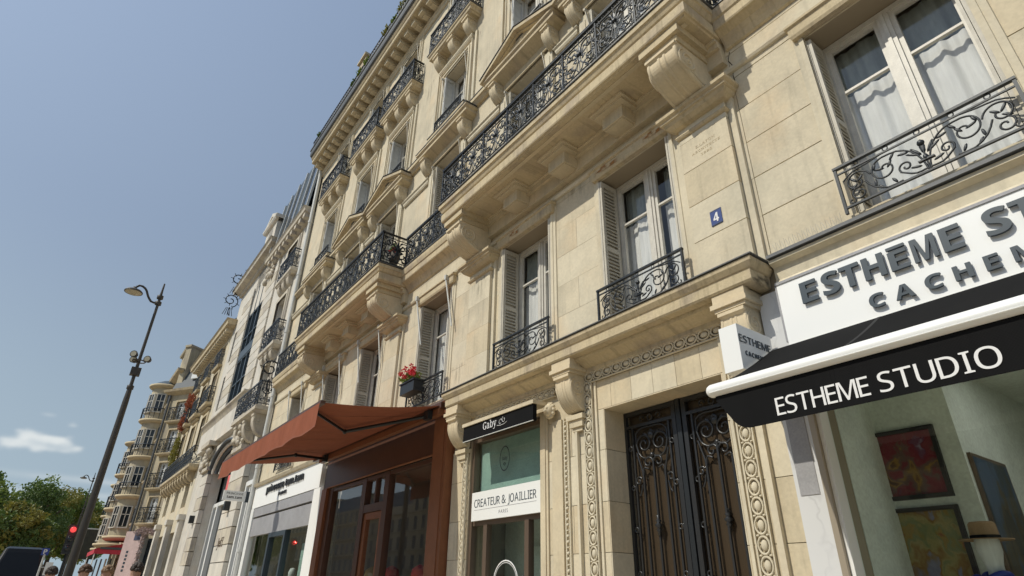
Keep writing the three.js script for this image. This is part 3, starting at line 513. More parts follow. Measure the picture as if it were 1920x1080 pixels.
    // strips that run up both upper storeys beside the windows
    for (const s of [-1, 1]) part(bld, 'wall_strip', join([bx(x + s * 0.93 - 0.04, x + s * 0.93 + 0.04, 11.42, 13.93, 0.002, 0.05)]), M.stoneB);
  });
  // eaves
  part(bld, 'frieze', join([mould([[0, 16.98], [0.04, 17.0], [0.06, 17.05], [0.06, 17.12], [0.1, 17.16], [0.1, 17.19], [0, 17.2]], XL, XR, false, false, 0.004)]), M.stoneC);
  const ev = part(bld, 'eaves_cornice', join([mould([[0, 17.44], [0.53, 17.44], [0.55, 17.47], [0.55, 17.6], [0.58, 17.63], [0.62, 17.7], [0, 17.72]], XL + 0.0, XR, false, true, 0.005)]), M.ledge);
  const modE = keep('modE', () => join([bx(-0.12, 0.12, 17.27, 17.438, 0.002, 0.42), bx(-0.1, 0.1, 17.22, 17.27, 0.002, 0.3), bx(-0.14, 0.14, 17.4, 17.437, 0.42, 0.44)]));
  for (let x = XL + 0.2; x < XR; x += 0.48) part(ev, 'modillion', modE, M.stoneC, [x, 0, 0]);
  part(bld, 'gutter', join([mould([[0, 17.725], [0.62, 17.725], [0.68, 17.76], [0.7, 17.84], [0.7, 18.0], [0.73, 18.02], [0.73, 18.08], [0, 18.1]], XL, XR, false, true)]), M.lead);
  part(bld, 'roof', join([quads([[[XL, 17.96, 0.2], [XR, 17.96, 0.2], [XR, 20.6, -1.6], [XL, 20.6, -1.6]], [[XL, 20.6, -1.6], [XR, 20.6, -1.6], [XR, 21.4, -9], [XL, 21.4, -9]], [[XL, 17.4, -9], [XL, 17.96, 0.2], [XL, 20.6, -1.6], [XL, 21.4, -9]], [[XR, 17.96, 0.2], [XR, 17.4, -9], [XR, 21.4, -9], [XR, 20.6, -1.6]]])]), M.zinc);
  const gr = []; for (let x = XL + 0.1; x < XR; x += 0.14) gr.push(rod([x, 18.08, 0.66], [x, 18.5, 0.66], 0.012, 4)); gr.push(bx(XL, XR, 18.5, 18.535, 0.64, 0.68), bx(XL, XR, 18.28, 18.3, 0.65, 0.67));
  part(bld, 'roof_guard_rail', join(gr), M.iron);
  part(bld, 'chimney', join([bx(-16.2, -15.6, 18.1, 19.2, 0.1, 0.6), bx(-16.28, -15.52, 19.2, 19.3, 0.05, 0.68)]), M.ledge);
  part(bld, 'downpipe', join([rod([XL + 0.02, 0.1, 0.12], [XL + 0.02, 17.3, 0.12], 0.075, 12), ...[2.5, 5, 7.4, 9.8, 12.2, 14.6].map((y) => rod([XL + 0.02, y, 0.12], [XL + 0.02, y + 0.1, 0.12], 0.09, 12))]), M.shutterWhite);
}
function quadBar(A, B, t, z0, z1) {   // a slanting bar in the façade plane, t thick below the line A-B, from z0 to z1
  const [x0, y0] = A, [x1, y1] = B; const f = [[x0, y0, z1], [x1, y1, z1], [x1, y1 - t, z1], [x0, y0 - t, z1]], b = f.map(([x, y]) => [x, y, z0]);
  return quads([[f[0], f[3], f[2], f[1]], [b[0], b[1], b[2], b[3]], [f[0], f[1], b[1], b[0]], [f[3], b[3], b[2], f[2]], [f[0], b[0], b[3], f[3]], [f[1], f[2], b[2], b[1]]]);
}

// ---------- ground floor of the big building ----------
{
  const gate = [-4.95, -3.26, 0, 3.59], gaby = [-7.92, -6.13, 0, 3.76];
  part(bld, 'wall_backing', wallGeo(-8.45, -2.46, 0.1, 4.44, [gate, gaby], -0.02, 0.42), M.joint);
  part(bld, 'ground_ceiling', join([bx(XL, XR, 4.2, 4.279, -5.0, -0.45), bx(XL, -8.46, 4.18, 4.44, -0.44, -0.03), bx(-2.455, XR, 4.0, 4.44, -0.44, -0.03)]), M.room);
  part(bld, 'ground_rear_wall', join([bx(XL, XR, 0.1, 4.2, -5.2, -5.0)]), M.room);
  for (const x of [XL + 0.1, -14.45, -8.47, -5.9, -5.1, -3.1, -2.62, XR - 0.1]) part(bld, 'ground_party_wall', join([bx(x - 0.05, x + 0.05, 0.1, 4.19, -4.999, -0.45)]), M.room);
  const gs = [M.stoneC, M.stone, M.stoneC, M.stoneB];
  const ys = [0.13, 0.85, 1.42, 1.99, 2.52, 3.10, 3.59];
  courses(bld, -6.13, -4.95, ys, [], 3, 0.006, 0, 0.019, gs);
  courses(bld, -3.26, -2.7, ys, [], 3, 0.007, 0, 0.019, gs);
  courses(bld, -8.45, -7.92, ys, [], 3, 0.006, 0, 0.019, gs);
  courses(bld, -5.14, -3.16, [3.59, 3.955], [], 0.33, 0.005, 0, 0.019, gs, 0);
  courses(bld, -6.13, -5.14, [3.59, 4.06], [], 3, 0.006, 0, 0.019, gs);
  courses(bld, -3.16, -2.5, [3.59, 4.06], [], 3, 0.006, 0, 0.019, gs);
  courses(bld, -8.45, -6.13, [3.76, 4.06], [], 3, 0.006, 0, 0.019, gs);
  // lining of the gateway, block by block
  for (let j = 0; j + 1 < ys.length; j++) for (const s of [-4.95, -3.26]) part(bld, 'stone_block', join([s < -4 ? bx(s, s + 0.012, ys[j] + 0.004, ys[j + 1] - 0.003, -0.44, -0.001) : bx(s - 0.012, s, ys[j] + 0.004, ys[j + 1] - 0.003, -0.44, -0.001)]), gs[(j + (s < -4 ? 1 : 0)) % 4]);
  part(bld, 'gateway_lintel_soffit', join([bx(-4.936, -3.274, 3.578, 3.589, -0.44, -0.002)]), M.stoneC);
  // carved egg and dart round the gateway and the jeweller's window
  const egg = (n, s, w) => keep(`egg${n}${s}${w}`, () => eggRun(n, s, w));
  for (const x of [-5.19, -3.09]) part(bld, 'egg_and_dart_moulding', egg(24, 0.16, 0.13), M.stoneB, [x, 0.14, 0.02]);
  { const p = part(bld, 'egg_and_dart_moulding', egg(13, 0.16, 0.13), M.stoneB, [-3.14, 4.035, 0.02]); p.rotation.z = Math.PI / 2; }
  part(bld, 'egg_and_dart_moulding', egg(33, 0.11, 0.095), M.stoneB, [-8.0, 0.14, 0.03]);
  { const p = part(bld, 'egg_and_dart_moulding', egg(15, 0.13, 0.10), M.stoneB, [-5.8, 4.0, 0.03]); p.rotation.z = Math.PI / 2; }
  part(bld, 'raised_border', join([bx(-5.075, -5.045, 0.13, 3.955, 0.003, 0.022), bx(-3.235, -3.205, 0.13, 3.955, 0.003, 0.022), bx(-2.96, -2.9, 0.13, 3.5, 0.003, 0.05), bx(-5.42, -5.385, 0.13, 3.4, 0.003, 0.05)]), M.stoneB);
  part(bld, 'jamb_moulding', join([bx(-6.13, -6.03, 0.13, 3.76, 0.003, 0.04), bx(-6.03, -5.99, 0.13, 3.7, 0.003, 0.025), bx(-5.9, -5.7, 0.13, 3.6, 0.003, 0.03)]), M.stoneC);
  { const g = []; for (let y = 0.2; y < 3.6; y += 0.062) g.push(ball(-5.62, y, 0.03, 0.019, 1, y % 0.186 < 0.062 ? 0.55 : 1.1, 1, 5)); g.push(bx(-5.665, -5.648, 0.13, 3.6, 0.003, 0.03), bx(-5.592, -5.575, 0.13, 3.6, 0.003, 0.03)); part(bld, 'bead_moulding', join(g), M.stoneB); }
  // carved head beside the blind
  { const g = [ball(-5.86, 3.74, 0.1, 0.075, 1, 1.15, 1, 9)]; for (let i = 0; i < 11; i++) { const a = i / 11 * 6.283; g.push(ball(-5.86 + 0.075 * Math.cos(a), 3.74 + 0.085 * Math.sin(a), 0.085, 0.032, 1, 1, 1, 5)); } g.push(ball(-5.86, 3.72, 0.175, 0.026), ball(-5.885, 3.76, 0.165, 0.014), ball(-5.835, 3.76, 0.165, 0.014)); part(bld, 'carved_mask', join(g), M.stoneC); }
  // cornice on scroll consoles
  const co = part(bld, 'shop_cornice', join([mould([[0.0, 4.06], [0.03, 4.07], [0.05, 4.1], [0.05, 4.14], [0.09, 4.155], [0.15, 4.19], [0.21, 4.21], [0.22, 4.23], [0.22, 4.25], [0.32, 4.255], [0.335, 4.275], [0.335, 4.38], [0.35, 4.39], [0.385, 4.44], [0.39, 4.48], [0, 4.49]], -7.92, -2.9, true, true, 0.002)]), M.ledge);
  part(co, 'lead_edge', join([bx(-8.33, -2.49, 4.491, 4.503, 0.003, 0.41)]), M.lead);
  for (const x of [-2.86, -5.37, -8.08]) {
    const c = part(bld, 'console', keep('gc', () => consoleGeo(0.44, 0.28, 0.28)), M.stoneC, [x, 3.62, 0.01]);
    part(c, 'abacus', keep('gca', () => join([bx(-0.17, 0.17, 0.441, 0.48, 0, 0.3), bx(-0.2, 0.2, 0.481, 0.53, 0, 0.325), bx(-0.18, 0.18, 0.531, 0.63, 0, 0.3)])), M.stoneC);
    part(bld, 'bracket', keep('gbr', () => join([bx(-0.15, 0.15, 0.14, 0.2, 0, 0.1), bx(-0.12, 0.12, 0.05, 0.14, 0, 0.075), bx(-0.09, 0.09, 0, 0.05, 0, 0.05)])), M.stoneC, [x, 3.38, 0.003]);
  }
  // ledge over the right-hand shop
  const lg = part(bld, 'shop_ledge', join([mould([[0.0, 4.22], [0.07, 4.225], [0.075, 4.26], [0.03, 4.3], [0.03, 4.44], [0.1, 4.465], [0.1, 4.5], [0, 4.51]], -2.49, XR, false, false, 0.002)]), M.stoneB);
  part(lg, 'lead_edge', join([bx(-2.49, XR, 4.511, 4.545, 0.001, 0.135)]), M.lead);
  part(bld, 'wall_band', join([bx(XL, -8.46, 4.3, 4.499, -0.02, 0.02)]), M.stone);
}
// pigeon spikes along the ledges
{
  const g = []; for (const [a, b, y, z] of [[-8.3, -2.6, 4.503, 0.06], [-2.4, -1.75, 4.545, 0.06]]) for (let x = a; x < b; x += 0.045) if (!WX.some((w) => Math.abs(x - w) < 0.7)) g.push(rod([x, y, z], [x - 0.03, y + 0.13, z + 0.01], 0.0016, 3), rod([x, y, z], [x + 0.02, y + 0.12, z + 0.05], 0.0016, 3));
  part(bld, 'bird_spikes', join(g), M.shutterWhite);
}
// a crack through the balcony end and the pilaster beside it
{
  const strip = (pts, w, z) => join(pts.slice(1).map((p, i) => { const a = pts[i]; return quads([[[a[0] - w, a[1], z], [p[0] - w, p[1], z], [p[0] + w, p[1], z], [a[0] + w, a[1], z]]]); }));
  part(bld, 'crack', strip([[-2.46, 7.48], [-2.5, 7.36], [-2.45, 7.22], [-2.48, 7.1], [-2.47, 6.98]], 0.005, 0.003), M.crackDark);
}
// rust that has bled through the heads of two windows
for (const [x0, x1] of [[-4.78, -4.3], [-3.85, -3.5], [-6.9, -6.6]]) { const r = part(bld, 'rust_stain', clean(new THREE.PlaneGeometry(x1 - x0, 0.12)), M.rust, [(x0 + x1) / 2, 7.015, 0.0905]); }
// soot on the sheltered end of the shop cornice and under the balcony edge
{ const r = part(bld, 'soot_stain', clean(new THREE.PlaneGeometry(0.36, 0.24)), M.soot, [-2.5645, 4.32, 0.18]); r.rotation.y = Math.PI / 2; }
// rain runs on the wall faces below ledges
for (const [x, y, w, h, z] of [[-5.3, 7.0, 0.9, 0.5, 0.0035], [-8.5, 4.85, 0.5, 0.6, 0.0035], [-7.75, 6.2, 0.5, 0.7, 0.1035], [-10.4, 7.0, 0.5, 0.6, 0.0035], [-8.6, 13.2, 0.6, 1.2, 0.0035], [-11.0, 13.6, 0.7, 1.2, 0.0035], [-13.8, 10.2, 0.7, 1.0, 0.0035], [-8.0, 10.1, 0.6, 0.9, 0.0035], [-5.3, 10.2, 0.6, 0.9, 0.0035]]) part(bld, 'rain_stain', clean(new THREE.PlaneGeometry(w, h)), M.runs, [x, y, z]);
// architect's inscription, cut into the pilaster
{
  const ins = part(bld, 'inscription', join([words('E.LAFON', -3.07, -2.8, 6.32, 0.035, 0.002, serif, 0.06), words('ARCHITECTE', -3.13, -2.74, 6.25, 0.03, 0.002, serif, 0.06), words('1880', -3.01, -2.86, 6.18, 0.03, 0.002, serif, 0.06)], false), M.ledge, [0, 0, 0.1005]);
}
// house number plate
{
  const t = thing('house_number_plate', 'small blue enamel plate with white number 4 on stone pilaster', 'plate', [-2.955, 5.27, 0.1]);
  part(t, 'plate', join([bx(-3.025, -2.885, 5.18, 5.37, 0.101, 0.109)]), M.blue);
  part(t, 'rim', join([bx(-3.02, -2.89, 5.36, 5.366, 0.109, 0.111), bx(-3.02, -2.89, 5.184, 5.19, 0.109, 0.111)]), M.letterSlate);
  part(t, 'digit', words('4', -2.99, -2.92, 5.215, 0.115, 0.003), M.letterWhite, [0, 0, 0.109]);
}
// ---------- entrance gate ----------
{
  const g = thing('entrance_gate', 'tall black wrought iron double gate with scrolls and ring studded bars', 'gate', [-4.105, 0.13, -0.35]);
  const leafG = (() => {
    const w = 0.82, H = 3.44, L = [], r = 0.0125;
    L.push(bx(0, 0.07, 0, H, -0.02, 0.02), bx(w - 0.055, w, 0, H, -0.02, 0.02), bx(0.07, w - 0.055, H - 0.05, H, -0.018, 0.018), bx(0.07, w - 0.055, H - 0.2, H - 0.165, -0.018, 0.018), bx(0.07, w - 0.055, 0, 0.5, -0.012, 0.01));
    for (const x of [0.15, 0.27, 0.43, 0.59, 0.7]) L.push(bx(x - 0.011, x + 0.011, 0.5, [0.15, 0.7].includes(x) ? H - 0.2 : x === 0.43 ? H - 0.55 : H - 0.72, -0.012, 0.012));
    for (const y of [0.75, 1.2, 1.65, 2.1, 2.55, 3.0]) for (const x of [0.11, w - 0.088]) L.push(clean(new THREE.TorusGeometry(0.026, 0.009, 6, 12).translate(x, y, 0.012)));
    const T = H - 0.2, c = 0.43, half = [];
    half.push(tube(spiral(0.115, T - 0.21, 0.115, 0.025, 0.1, 2 * Math.PI + 3.3, 22), r), tube([[0.235, T - 0.2], [0.225, T - 0.06], [0.13, T - 0.02], [0.0, T - 0.02]], r * 0.9), tube([[0.235, T - 0.2], [0.19, T - 0.33], [0.10, T - 0.38], [0.02, T - 0.36]], r));
    half.push(tube([[0.235, T - 0.3], [0.2, T - 0.42], [0.17, T - 0.52], [0.16, T - 0.62]], r), tube(spiral(0.075, T - 0.43, 0.07, 0.018, 3.0, -3.4, 14), r), tube(spiral(0.235, T - 0.62, 0.05, 0.014, 2.6, -4.2, 12), r * 0.9), tube([[0.19, T - 0.66], [0.21, T - 0.74], [0.235, T - 0.78]], r * 0.8), tube([[0.075, T - 0.5], [0.145, T - 0.48], [0.155, T - 0.56]], r * 0.9), leaf(0.05, T - 0.12, 2.3, 0.10, 0.04), leaf(0.05, T - 0.14, 0.7, 0.1, 0.04));
    for (const h of half) L.push(at(h, c, 0, 0.004), at(mirrorX(h), c, 0, 0.004));
    L.push(at(ball(0, 0, 0, 0.05, 1, 1, 0.6), c, T - 0.12, 0.012), at(ball(0, 0, 0, 0.03), c, T - 0.35, 0.012));
    L.push(at(lathe([[0, 0.11], [0.022, 0.1], [0.014, 0.07], [0.034, 0.045], [0.016, 0.03], [0.046, 0], [0.016, -0.03], [0.034, -0.045], [0.014, -0.07], [0.02, -0.1], [0, -0.11]], 12), c, 2.13, 0.012));
    L.push(clean(new THREE.TorusGeometry(0.035, 0.011, 6, 12).translate(c, H - 0.11, 0)), tube(spiral(0.3, H - 0.11, 0.04, 0.015, 0, 5, 9), 0.009), tube(spiral(0.56, H - 0.11, 0.04, 0.015, 3.1, -2, 9), 0.009));
    return join(L);
  })();
  part(g, 'gate_leaf', leafG, M.gateIron, [-4.97, 0.13, -0.35]);
  const r = part(g, 'gate_leaf', leafG, M.gateIron, [-3.24, 0.13, -0.35]); r.rotation.y = Math.PI; 
  part(g, 'meeting_bar', join([bx(-4.135, -4.075, 0.13, 3.575, -0.375, -0.32)]), M.iron);
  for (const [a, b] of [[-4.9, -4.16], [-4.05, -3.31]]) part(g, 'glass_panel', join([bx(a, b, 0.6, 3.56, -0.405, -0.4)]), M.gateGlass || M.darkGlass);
}
// ---------- right-hand cashmere shop ----------
{
  const s = thing('cashmere_shop_front', 'white marble shop front with slate lettering on a long white fascia', 'shop front', [-0.3, 0, 0]);
  part(s, 'fascia', join([bx(-2.44, XR, 3.56, 4.19, 0.003, 0.15)]), M.signWhite);
  part(s, 'fascia_frame', join([bx(-2.45, XR, 4.19, 4.215, 0.003, 0.16), bx(-2.462, -2.441, 3.63, 4.19, 0.003, 0.145)]), M.greyPanel);
  const marble = M.marble;
  part(s, 'marble_panel', join([bx(-2.7, -2.464, 3.45, 4.2, 0.003, 0.05)]), marble); part(s, 'marble_panel', join([bx(-2.7, -2.46, 0.13, 3.445, 0.003, 0.05)]), marble);
  part(s, 'grey_inset', join([bx(-2.665, -2.5, 2.34, 3.3, 0.05, 0.056)]), M.greyPanel);
  part(s, 'jamb_frame', join([bx(-2.458, -2.41, 0.13, 3.6, -0.12, 0.07)]), M.bronzePale); part(s, 'jamb_frame', join([bx(-2.408, -2.375, 0.13, 3.6, -0.12, 0.03)]), M.whitePaint);
  part(s, 'transom', join([bx(-2.37, XR, 3.5, 3.62, -0.12, 0.04)]), M.whitePaint);
  part(s, 'window_pane', join([quads([[[-2.372, 0.3, -0.1], [XR, 0.3, -0.1], [XR, 3.5, -0.1], [-2.372, 3.5, -0.1]]])]), M.glassGreen);
  for (const [ch, a, b, h] of [['E', -2.22, -2.075, 0.2], ['S', -2.027, -1.878, 0.205], ['T', -1.865, -1.702, 0.2], ['H', -1.676, -1.509, 0.2], ['E', -1.474, -1.338, 0.165], ['M', -1.303, -1.136, 0.2], ['E', -1.101, -0.965, 0.2], ['S', -0.825, -0.671, 0.205], ['T', -0.658, -0.5, 0.2], ['U', -0.465, -0.307, 0.2], ['D', -0.263, -0.105, 0.2], ['I', -0.07, -0.026, 0.2], ['O', 0.009, 0.202, 0.205]]) part(s, 'fascia_letter', words(ch, a, b, 3.91, h, 0.022, bold), M.letterSlate, [0, 0, 0.162]);
  part(s, 'fascia_letter', join([bx(-1.474, -1.338, 4.095, 4.12, 0.162, 0.184)]), M.letterSlate);
  part(s, 'fascia_letters', words('CACHEMIRE', -1.70, -0.08, 3.665, 0.115, 0.022, bold, 0.40), M.letterSlate, [0, 0, 0.162]);
  // the room behind the glass
  part(s, 'interior_wall', join([bx(-2.56, -1.81, 0.13, 4.19, -4.9, -1.2), bx(-1.81, XR - 0.16, 0.13, 4.19, -4.9, -4.6)]), M.roomPale);
  part(s, 'interior_side', join([bx(-2.565, -2.46, 0.13, 3.995, -1.2, -0.452)]), M.roomPale);
  part(s, 'interior_ceiling', join([bx(-2.45, XR - 0.16, 3.62, 3.66, -4.59, -0.15)]), M.roomPale);
}
{
  const l = thing('added_fill_lamp', 'flat white panel lamp added to brighten the inside of the cashmere shop', 'lamp', [-0.6, 3.6, -1.6]);  // fill lamp added to brighten the shop interior
  part(l, 'panel', join([bx(-1.2, 0.0, 3.585, 3.615, -1.75, -1.45)]), M.fillPanel);
  RectAreaLightUniformsLib.init(); const ra = new THREE.RectAreaLight(new THREE.Color(1, 0.97, 0.9), 3, 1.2, 0.3); ra.position.set(0, -0.03, 0); ra.rotation.x = -Math.PI / 2; l.add(ra);
}
const paintTex = (seed, pal) => { const t = tex(256, (u, v) => { const w = fbm(u, v, 3, 3, 4, seed) * 2.2, x = fbm(u + 0.13 * Math.sin(w * 5), v + 0.13 * Math.cos(w * 4), 3, 2, 4, seed + 7) * 1.5 - 0.25 + 0.22 * Math.sin(v * 6 + w * 3); const f = clamp(x) * (pal.length - 1.001), i = Math.floor(f), k = f - i, s = k * k * (3 - 2 * k); return [0, 1, 2].map((n) => pal[i][n] + (pal[i + 1][n] - pal[i][n]) * s + 0.05 * (fbm(u, v, 60, 60, 2, seed + 3) - 0.5)); }); return t; };
function planeUV(g) { g = clean(g); return g; }
{
  const pic = (label, x0, x1, y0, y1, seed, pal) => {
    const t = thing('framed_painting', label, 'painting', [(x0 + x1) / 2, y0, -1.2], 'paintings in the shop window');
    part(t, 'frame', join([bx(x0, x1, y0, y0 + 0.035, -1.199, -1.16), bx(x0, x1, y1 - 0.035, y1, -1.199, -1.16), bx(x0, x0 + 0.035, y0 + 0.035, y1 - 0.035, -1.199, -1.16), bx(x1 - 0.035, x1, y0 + 0.035, y1 - 0.035, -1.199, -1.16)]), M.letterBlack);
    part(t, 'canvas', planeUV(new THREE.PlaneGeometry(x1 - x0 - 0.07, y1 - y0 - 0.07)), std([0.85, 0.85, 0.85], { map: paintTex(seed, pal), roughness: 0.5 }), [(x0 + x1) / 2, (y0 + y1) / 2, -1.185]);
  };
  pic('upper black framed abstract painting in dark red and ochre on the shop wall', -2.6, -1.97, 2.39, 3.01, 811, [[0.2, 0.13, 0.1], [0.34, 0.23, 0.17], [0.6, 0.46, 0.24], [0.42, 0.33, 0.3], [0.5, 0.2, 0.24], [0.48, 0.12, 0.2], [0.42, 0.24, 0.34], [0.6, 0.58, 0.64]]);
  pic('lower black framed abstract painting in ochre, green and lilac', -2.6, -1.97, 1.5, 2.32, 877, [[0.55, 0.58, 0.66], [0.5, 0.5, 0.6], [0.55, 0.42, 0.22], [0.62, 0.58, 0.38], [0.5, 0.52, 0.36], [0.6, 0.5, 0.25], [0.5, 0.14, 0.14]]);
  const t = thing('tall_painting', 'tall blue and brown painting on the inner side wall of the shop', 'painting', [-1.8, 1.5, -1.6]);
  part(t, 'frame', join([bx(-1.808, -1.78, 1.35, 2.74, -2.12, -1.26)]), M.bronze);
  const c = part(t, 'canvas', planeUV(new THREE.PlaneGeometry(0.8, 1.33)), std([0.85, 0.85, 0.85], { map: paintTex(931, [[0.14, 0.1, 0.08], [0.25, 0.2, 0.14], [0.12, 0.12, 0.13], [0.3, 0.24, 0.14], [0.2, 0.27, 0.36], [0.24, 0.33, 0.45]]), roughness: 0.4 }), [-1.777, 2.045, -1.69]); c.rotation.y = Math.PI / 2;
  // mannequin with hat and scarf
  const m = thing('mannequin', 'cream shop mannequin bust in a dark top with a blue scarf', 'mannequin', [-1.72, 0.13, -0.75]);
  part(m, 'torso', at(lathe([[0.001, 0], [0.02, 0], [0.02, 0.9], [0.13, 0.92], [0.15, 1.1], [0.19, 1.4], [0.2, 1.5], [0.15, 1.56], [0.06, 1.6], [0.05, 1.66], [0.062, 1.72], [0.08, 1.79], [0.08, 1.87], [0.05, 1.93], [0.001, 1.95]], 20), -1.72, 0.13, -0.75), M.curtain);
  part(m, 'top', at(lathe([[0.14, 0.92], [0.165, 1.1], [0.205, 1.4], [0.212, 1.5], [0.17, 1.555], [0.13, 1.575]], 20), -1.72, 0.13, -0.75), M.blackCloth);
  const sc = []; for (let i = 0; i < 3; i++) sc.push(tube(Array.from({ length: 13 }, (_, k) => { const a = k / 12 * 6.283; return [-1.72 + (0.085 + 0.02 * i) * Math.cos(a), 1.75 - 0.035 * i + 0.02 * Math.sin(a * 2 + i), -0.75 + (0.085 + 0.02 * i) * Math.sin(a)]; }), 0.024, true, 6, 30)); sc.push(tube([[-1.80, 1.72, -0.66], [-1.84, 1.63, -0.63], [-1.86, 1.5, -0.62]], 0.045), ball(-1.82, 1.72, -0.65, 0.05));
  part(m, 'scarf', join(sc), M.scarf);
  const h = thing('straw_hat', 'tan straw hat with a dark band on the mannequin', 'hat', [-1.72, 1.98, -0.75]);
  const hat = at(lathe([[0.175, 0.015], [0.176, 0.022], [0.10, 0.02], [0.095, 0.03], [0.088, 0.13], [0.075, 0.145], [0.03, 0.135], [0.001, 0.13]], 24), -1.72, 1.985, -0.75); part(h, 'crown_and_brim', hat, M.straw);
  part(h, 'band', at(lathe([[0.099, 0.022], [0.097, 0.05]], 24), -1.72, 1.985, -0.75), M.blackCloth);
}
// black awning with its white front bar and lettered valance
{
  const a = thing('black_awning', 'black awning with a round white front bar and white lettering', 'awning', [-0.4, 3.6, 0.1]);
  const n = 24, L = -2.6, Rr = XR + 0.1, q = []; for (let i = 0; i < n; i++) { const t = i / n, u = (i + 1) / n, f = (t) => [3.585 - 0.56 * t - 0.02 * Math.sin(Math.PI * t), 0.17 + 0.99 * t]; const [y0, z0] = f(t), [y1, z1] = f(u); q.push([[L, y1, z1], [Rr, y1, z1], [Rr, y0, z0], [L, y0, z0]]); }
  part(a, 'canopy', join([quads(q)]), M.blackCloth);
  for (const x of [-1.68, -0.5, 0.7]) part(a, 'seam', join([quads(q.map(([p0, p1, p2, p3]) => [[x, p0[1] + 0.002, p0[2]], [x + 0.03, p1[1] + 0.002, p1[2]], [x + 0.03, p2[1] + 0.002, p2[2]], [x, p3[1] + 0.002, p3[2]]]))]), M.seamBlack);
  part(a, 'front_bar', join([new THREE.CapsuleGeometry(0.052, Rr - L, 6, 14).rotateZ(Math.PI / 2).translate((L + Rr) / 2, 3.0, 1.165), bx(L, Rr, 2.975, 2.98, 1.214, 1.2185)]), M.whitePaint);
  const sh = new THREE.Shape(); sh.moveTo(L + 0.02, 2.955); sh.lineTo(Rr, 2.955); sh.lineTo(Rr, 2.665); sh.lineTo(L + 0.28, 2.665); sh.quadraticCurveTo(L + 0.2, 2.668, L + 0.15, 2.73); sh.lineTo(L + 0.02, 2.92);
  part(a, 'valance', join([new THREE.ExtrudeGeometry(sh, { depth: 0.004, bevelEnabled: false, curveSegments: 6 }).translate(0, 0, 1.17), bx(-1.702, -1.698, 2.666, 2.95, 1.174, 1.1755), bx(-1.675, -1.672, 2.666, 2.95, 1.174, 1.1755)]), M.blackCloth);
  part(a, 'valance_letters', words('ESTHEME', -2.11, -1.485, 2.705, 0.122, 0.0015, regular, -0.03), M.letterWhite, [0, 0, 1.1765]);
  part(a, 'valance_letters', words('STUDIO', -1.43, -0.80, 2.705, 0.122, 0.0015, regular, 0), M.letterWhite, [0, 0, 1.1765]);
  part(a, 'valance_letters', words('CACHEMIRE', -0.66, 0.25, 2.705, 0.122, 0.0015, regular, 0), M.letterWhite, [0, 0, 1.1765]);
  part(a, 'folding_arm', join([rod([-2.2, 3.4, 0.12], [-1.6, 3.2, 0.62], 0.018), rod([-1.6, 3.2, 0.62], [-2.2, 3.02, 1.13], 0.018)]), M.iron);
  part(a, 'folding_arm', join([rod([1.5, 3.4, 0.12], [0.9, 3.2, 0.62], 0.018), rod([0.9, 3.2, 0.62], [1.5, 3.02, 1.13], 0.018)]), M.iron);
}
{
  const b = thing('blade_sign', 'white box sign with dark letters sticking out between gate and awning', 'sign', [-2.71, 3.31, 0.3]);
  part(b, 'box', join([bx(-2.8, -2.62, 3.31, 3.73, 0.12, 0.65)]), M.whitePaint);
  const t1 = part(b, 'letters', words('ESTHEME', -0.04, 0.44, 0.225, 0.07, 0.006, regular, 0.06), M.letterSlate, [-2.619, 3.34, 0.6]); t1.rotation.y = Math.PI / 2;
  const t2 = part(b, 'letters', words('CACHEMIRE', 0.02, 0.40, 0.11, 0.042, 0.006, bold, 0.25), M.letterSlate, [-2.619, 3.34, 0.6]); t2.rotation.y = Math.PI / 2;
  part(b, 'mount', join([bx(-2.75, -2.67, 3.45, 3.6, 0.0515, 0.12)]), M.greyPanel);
}
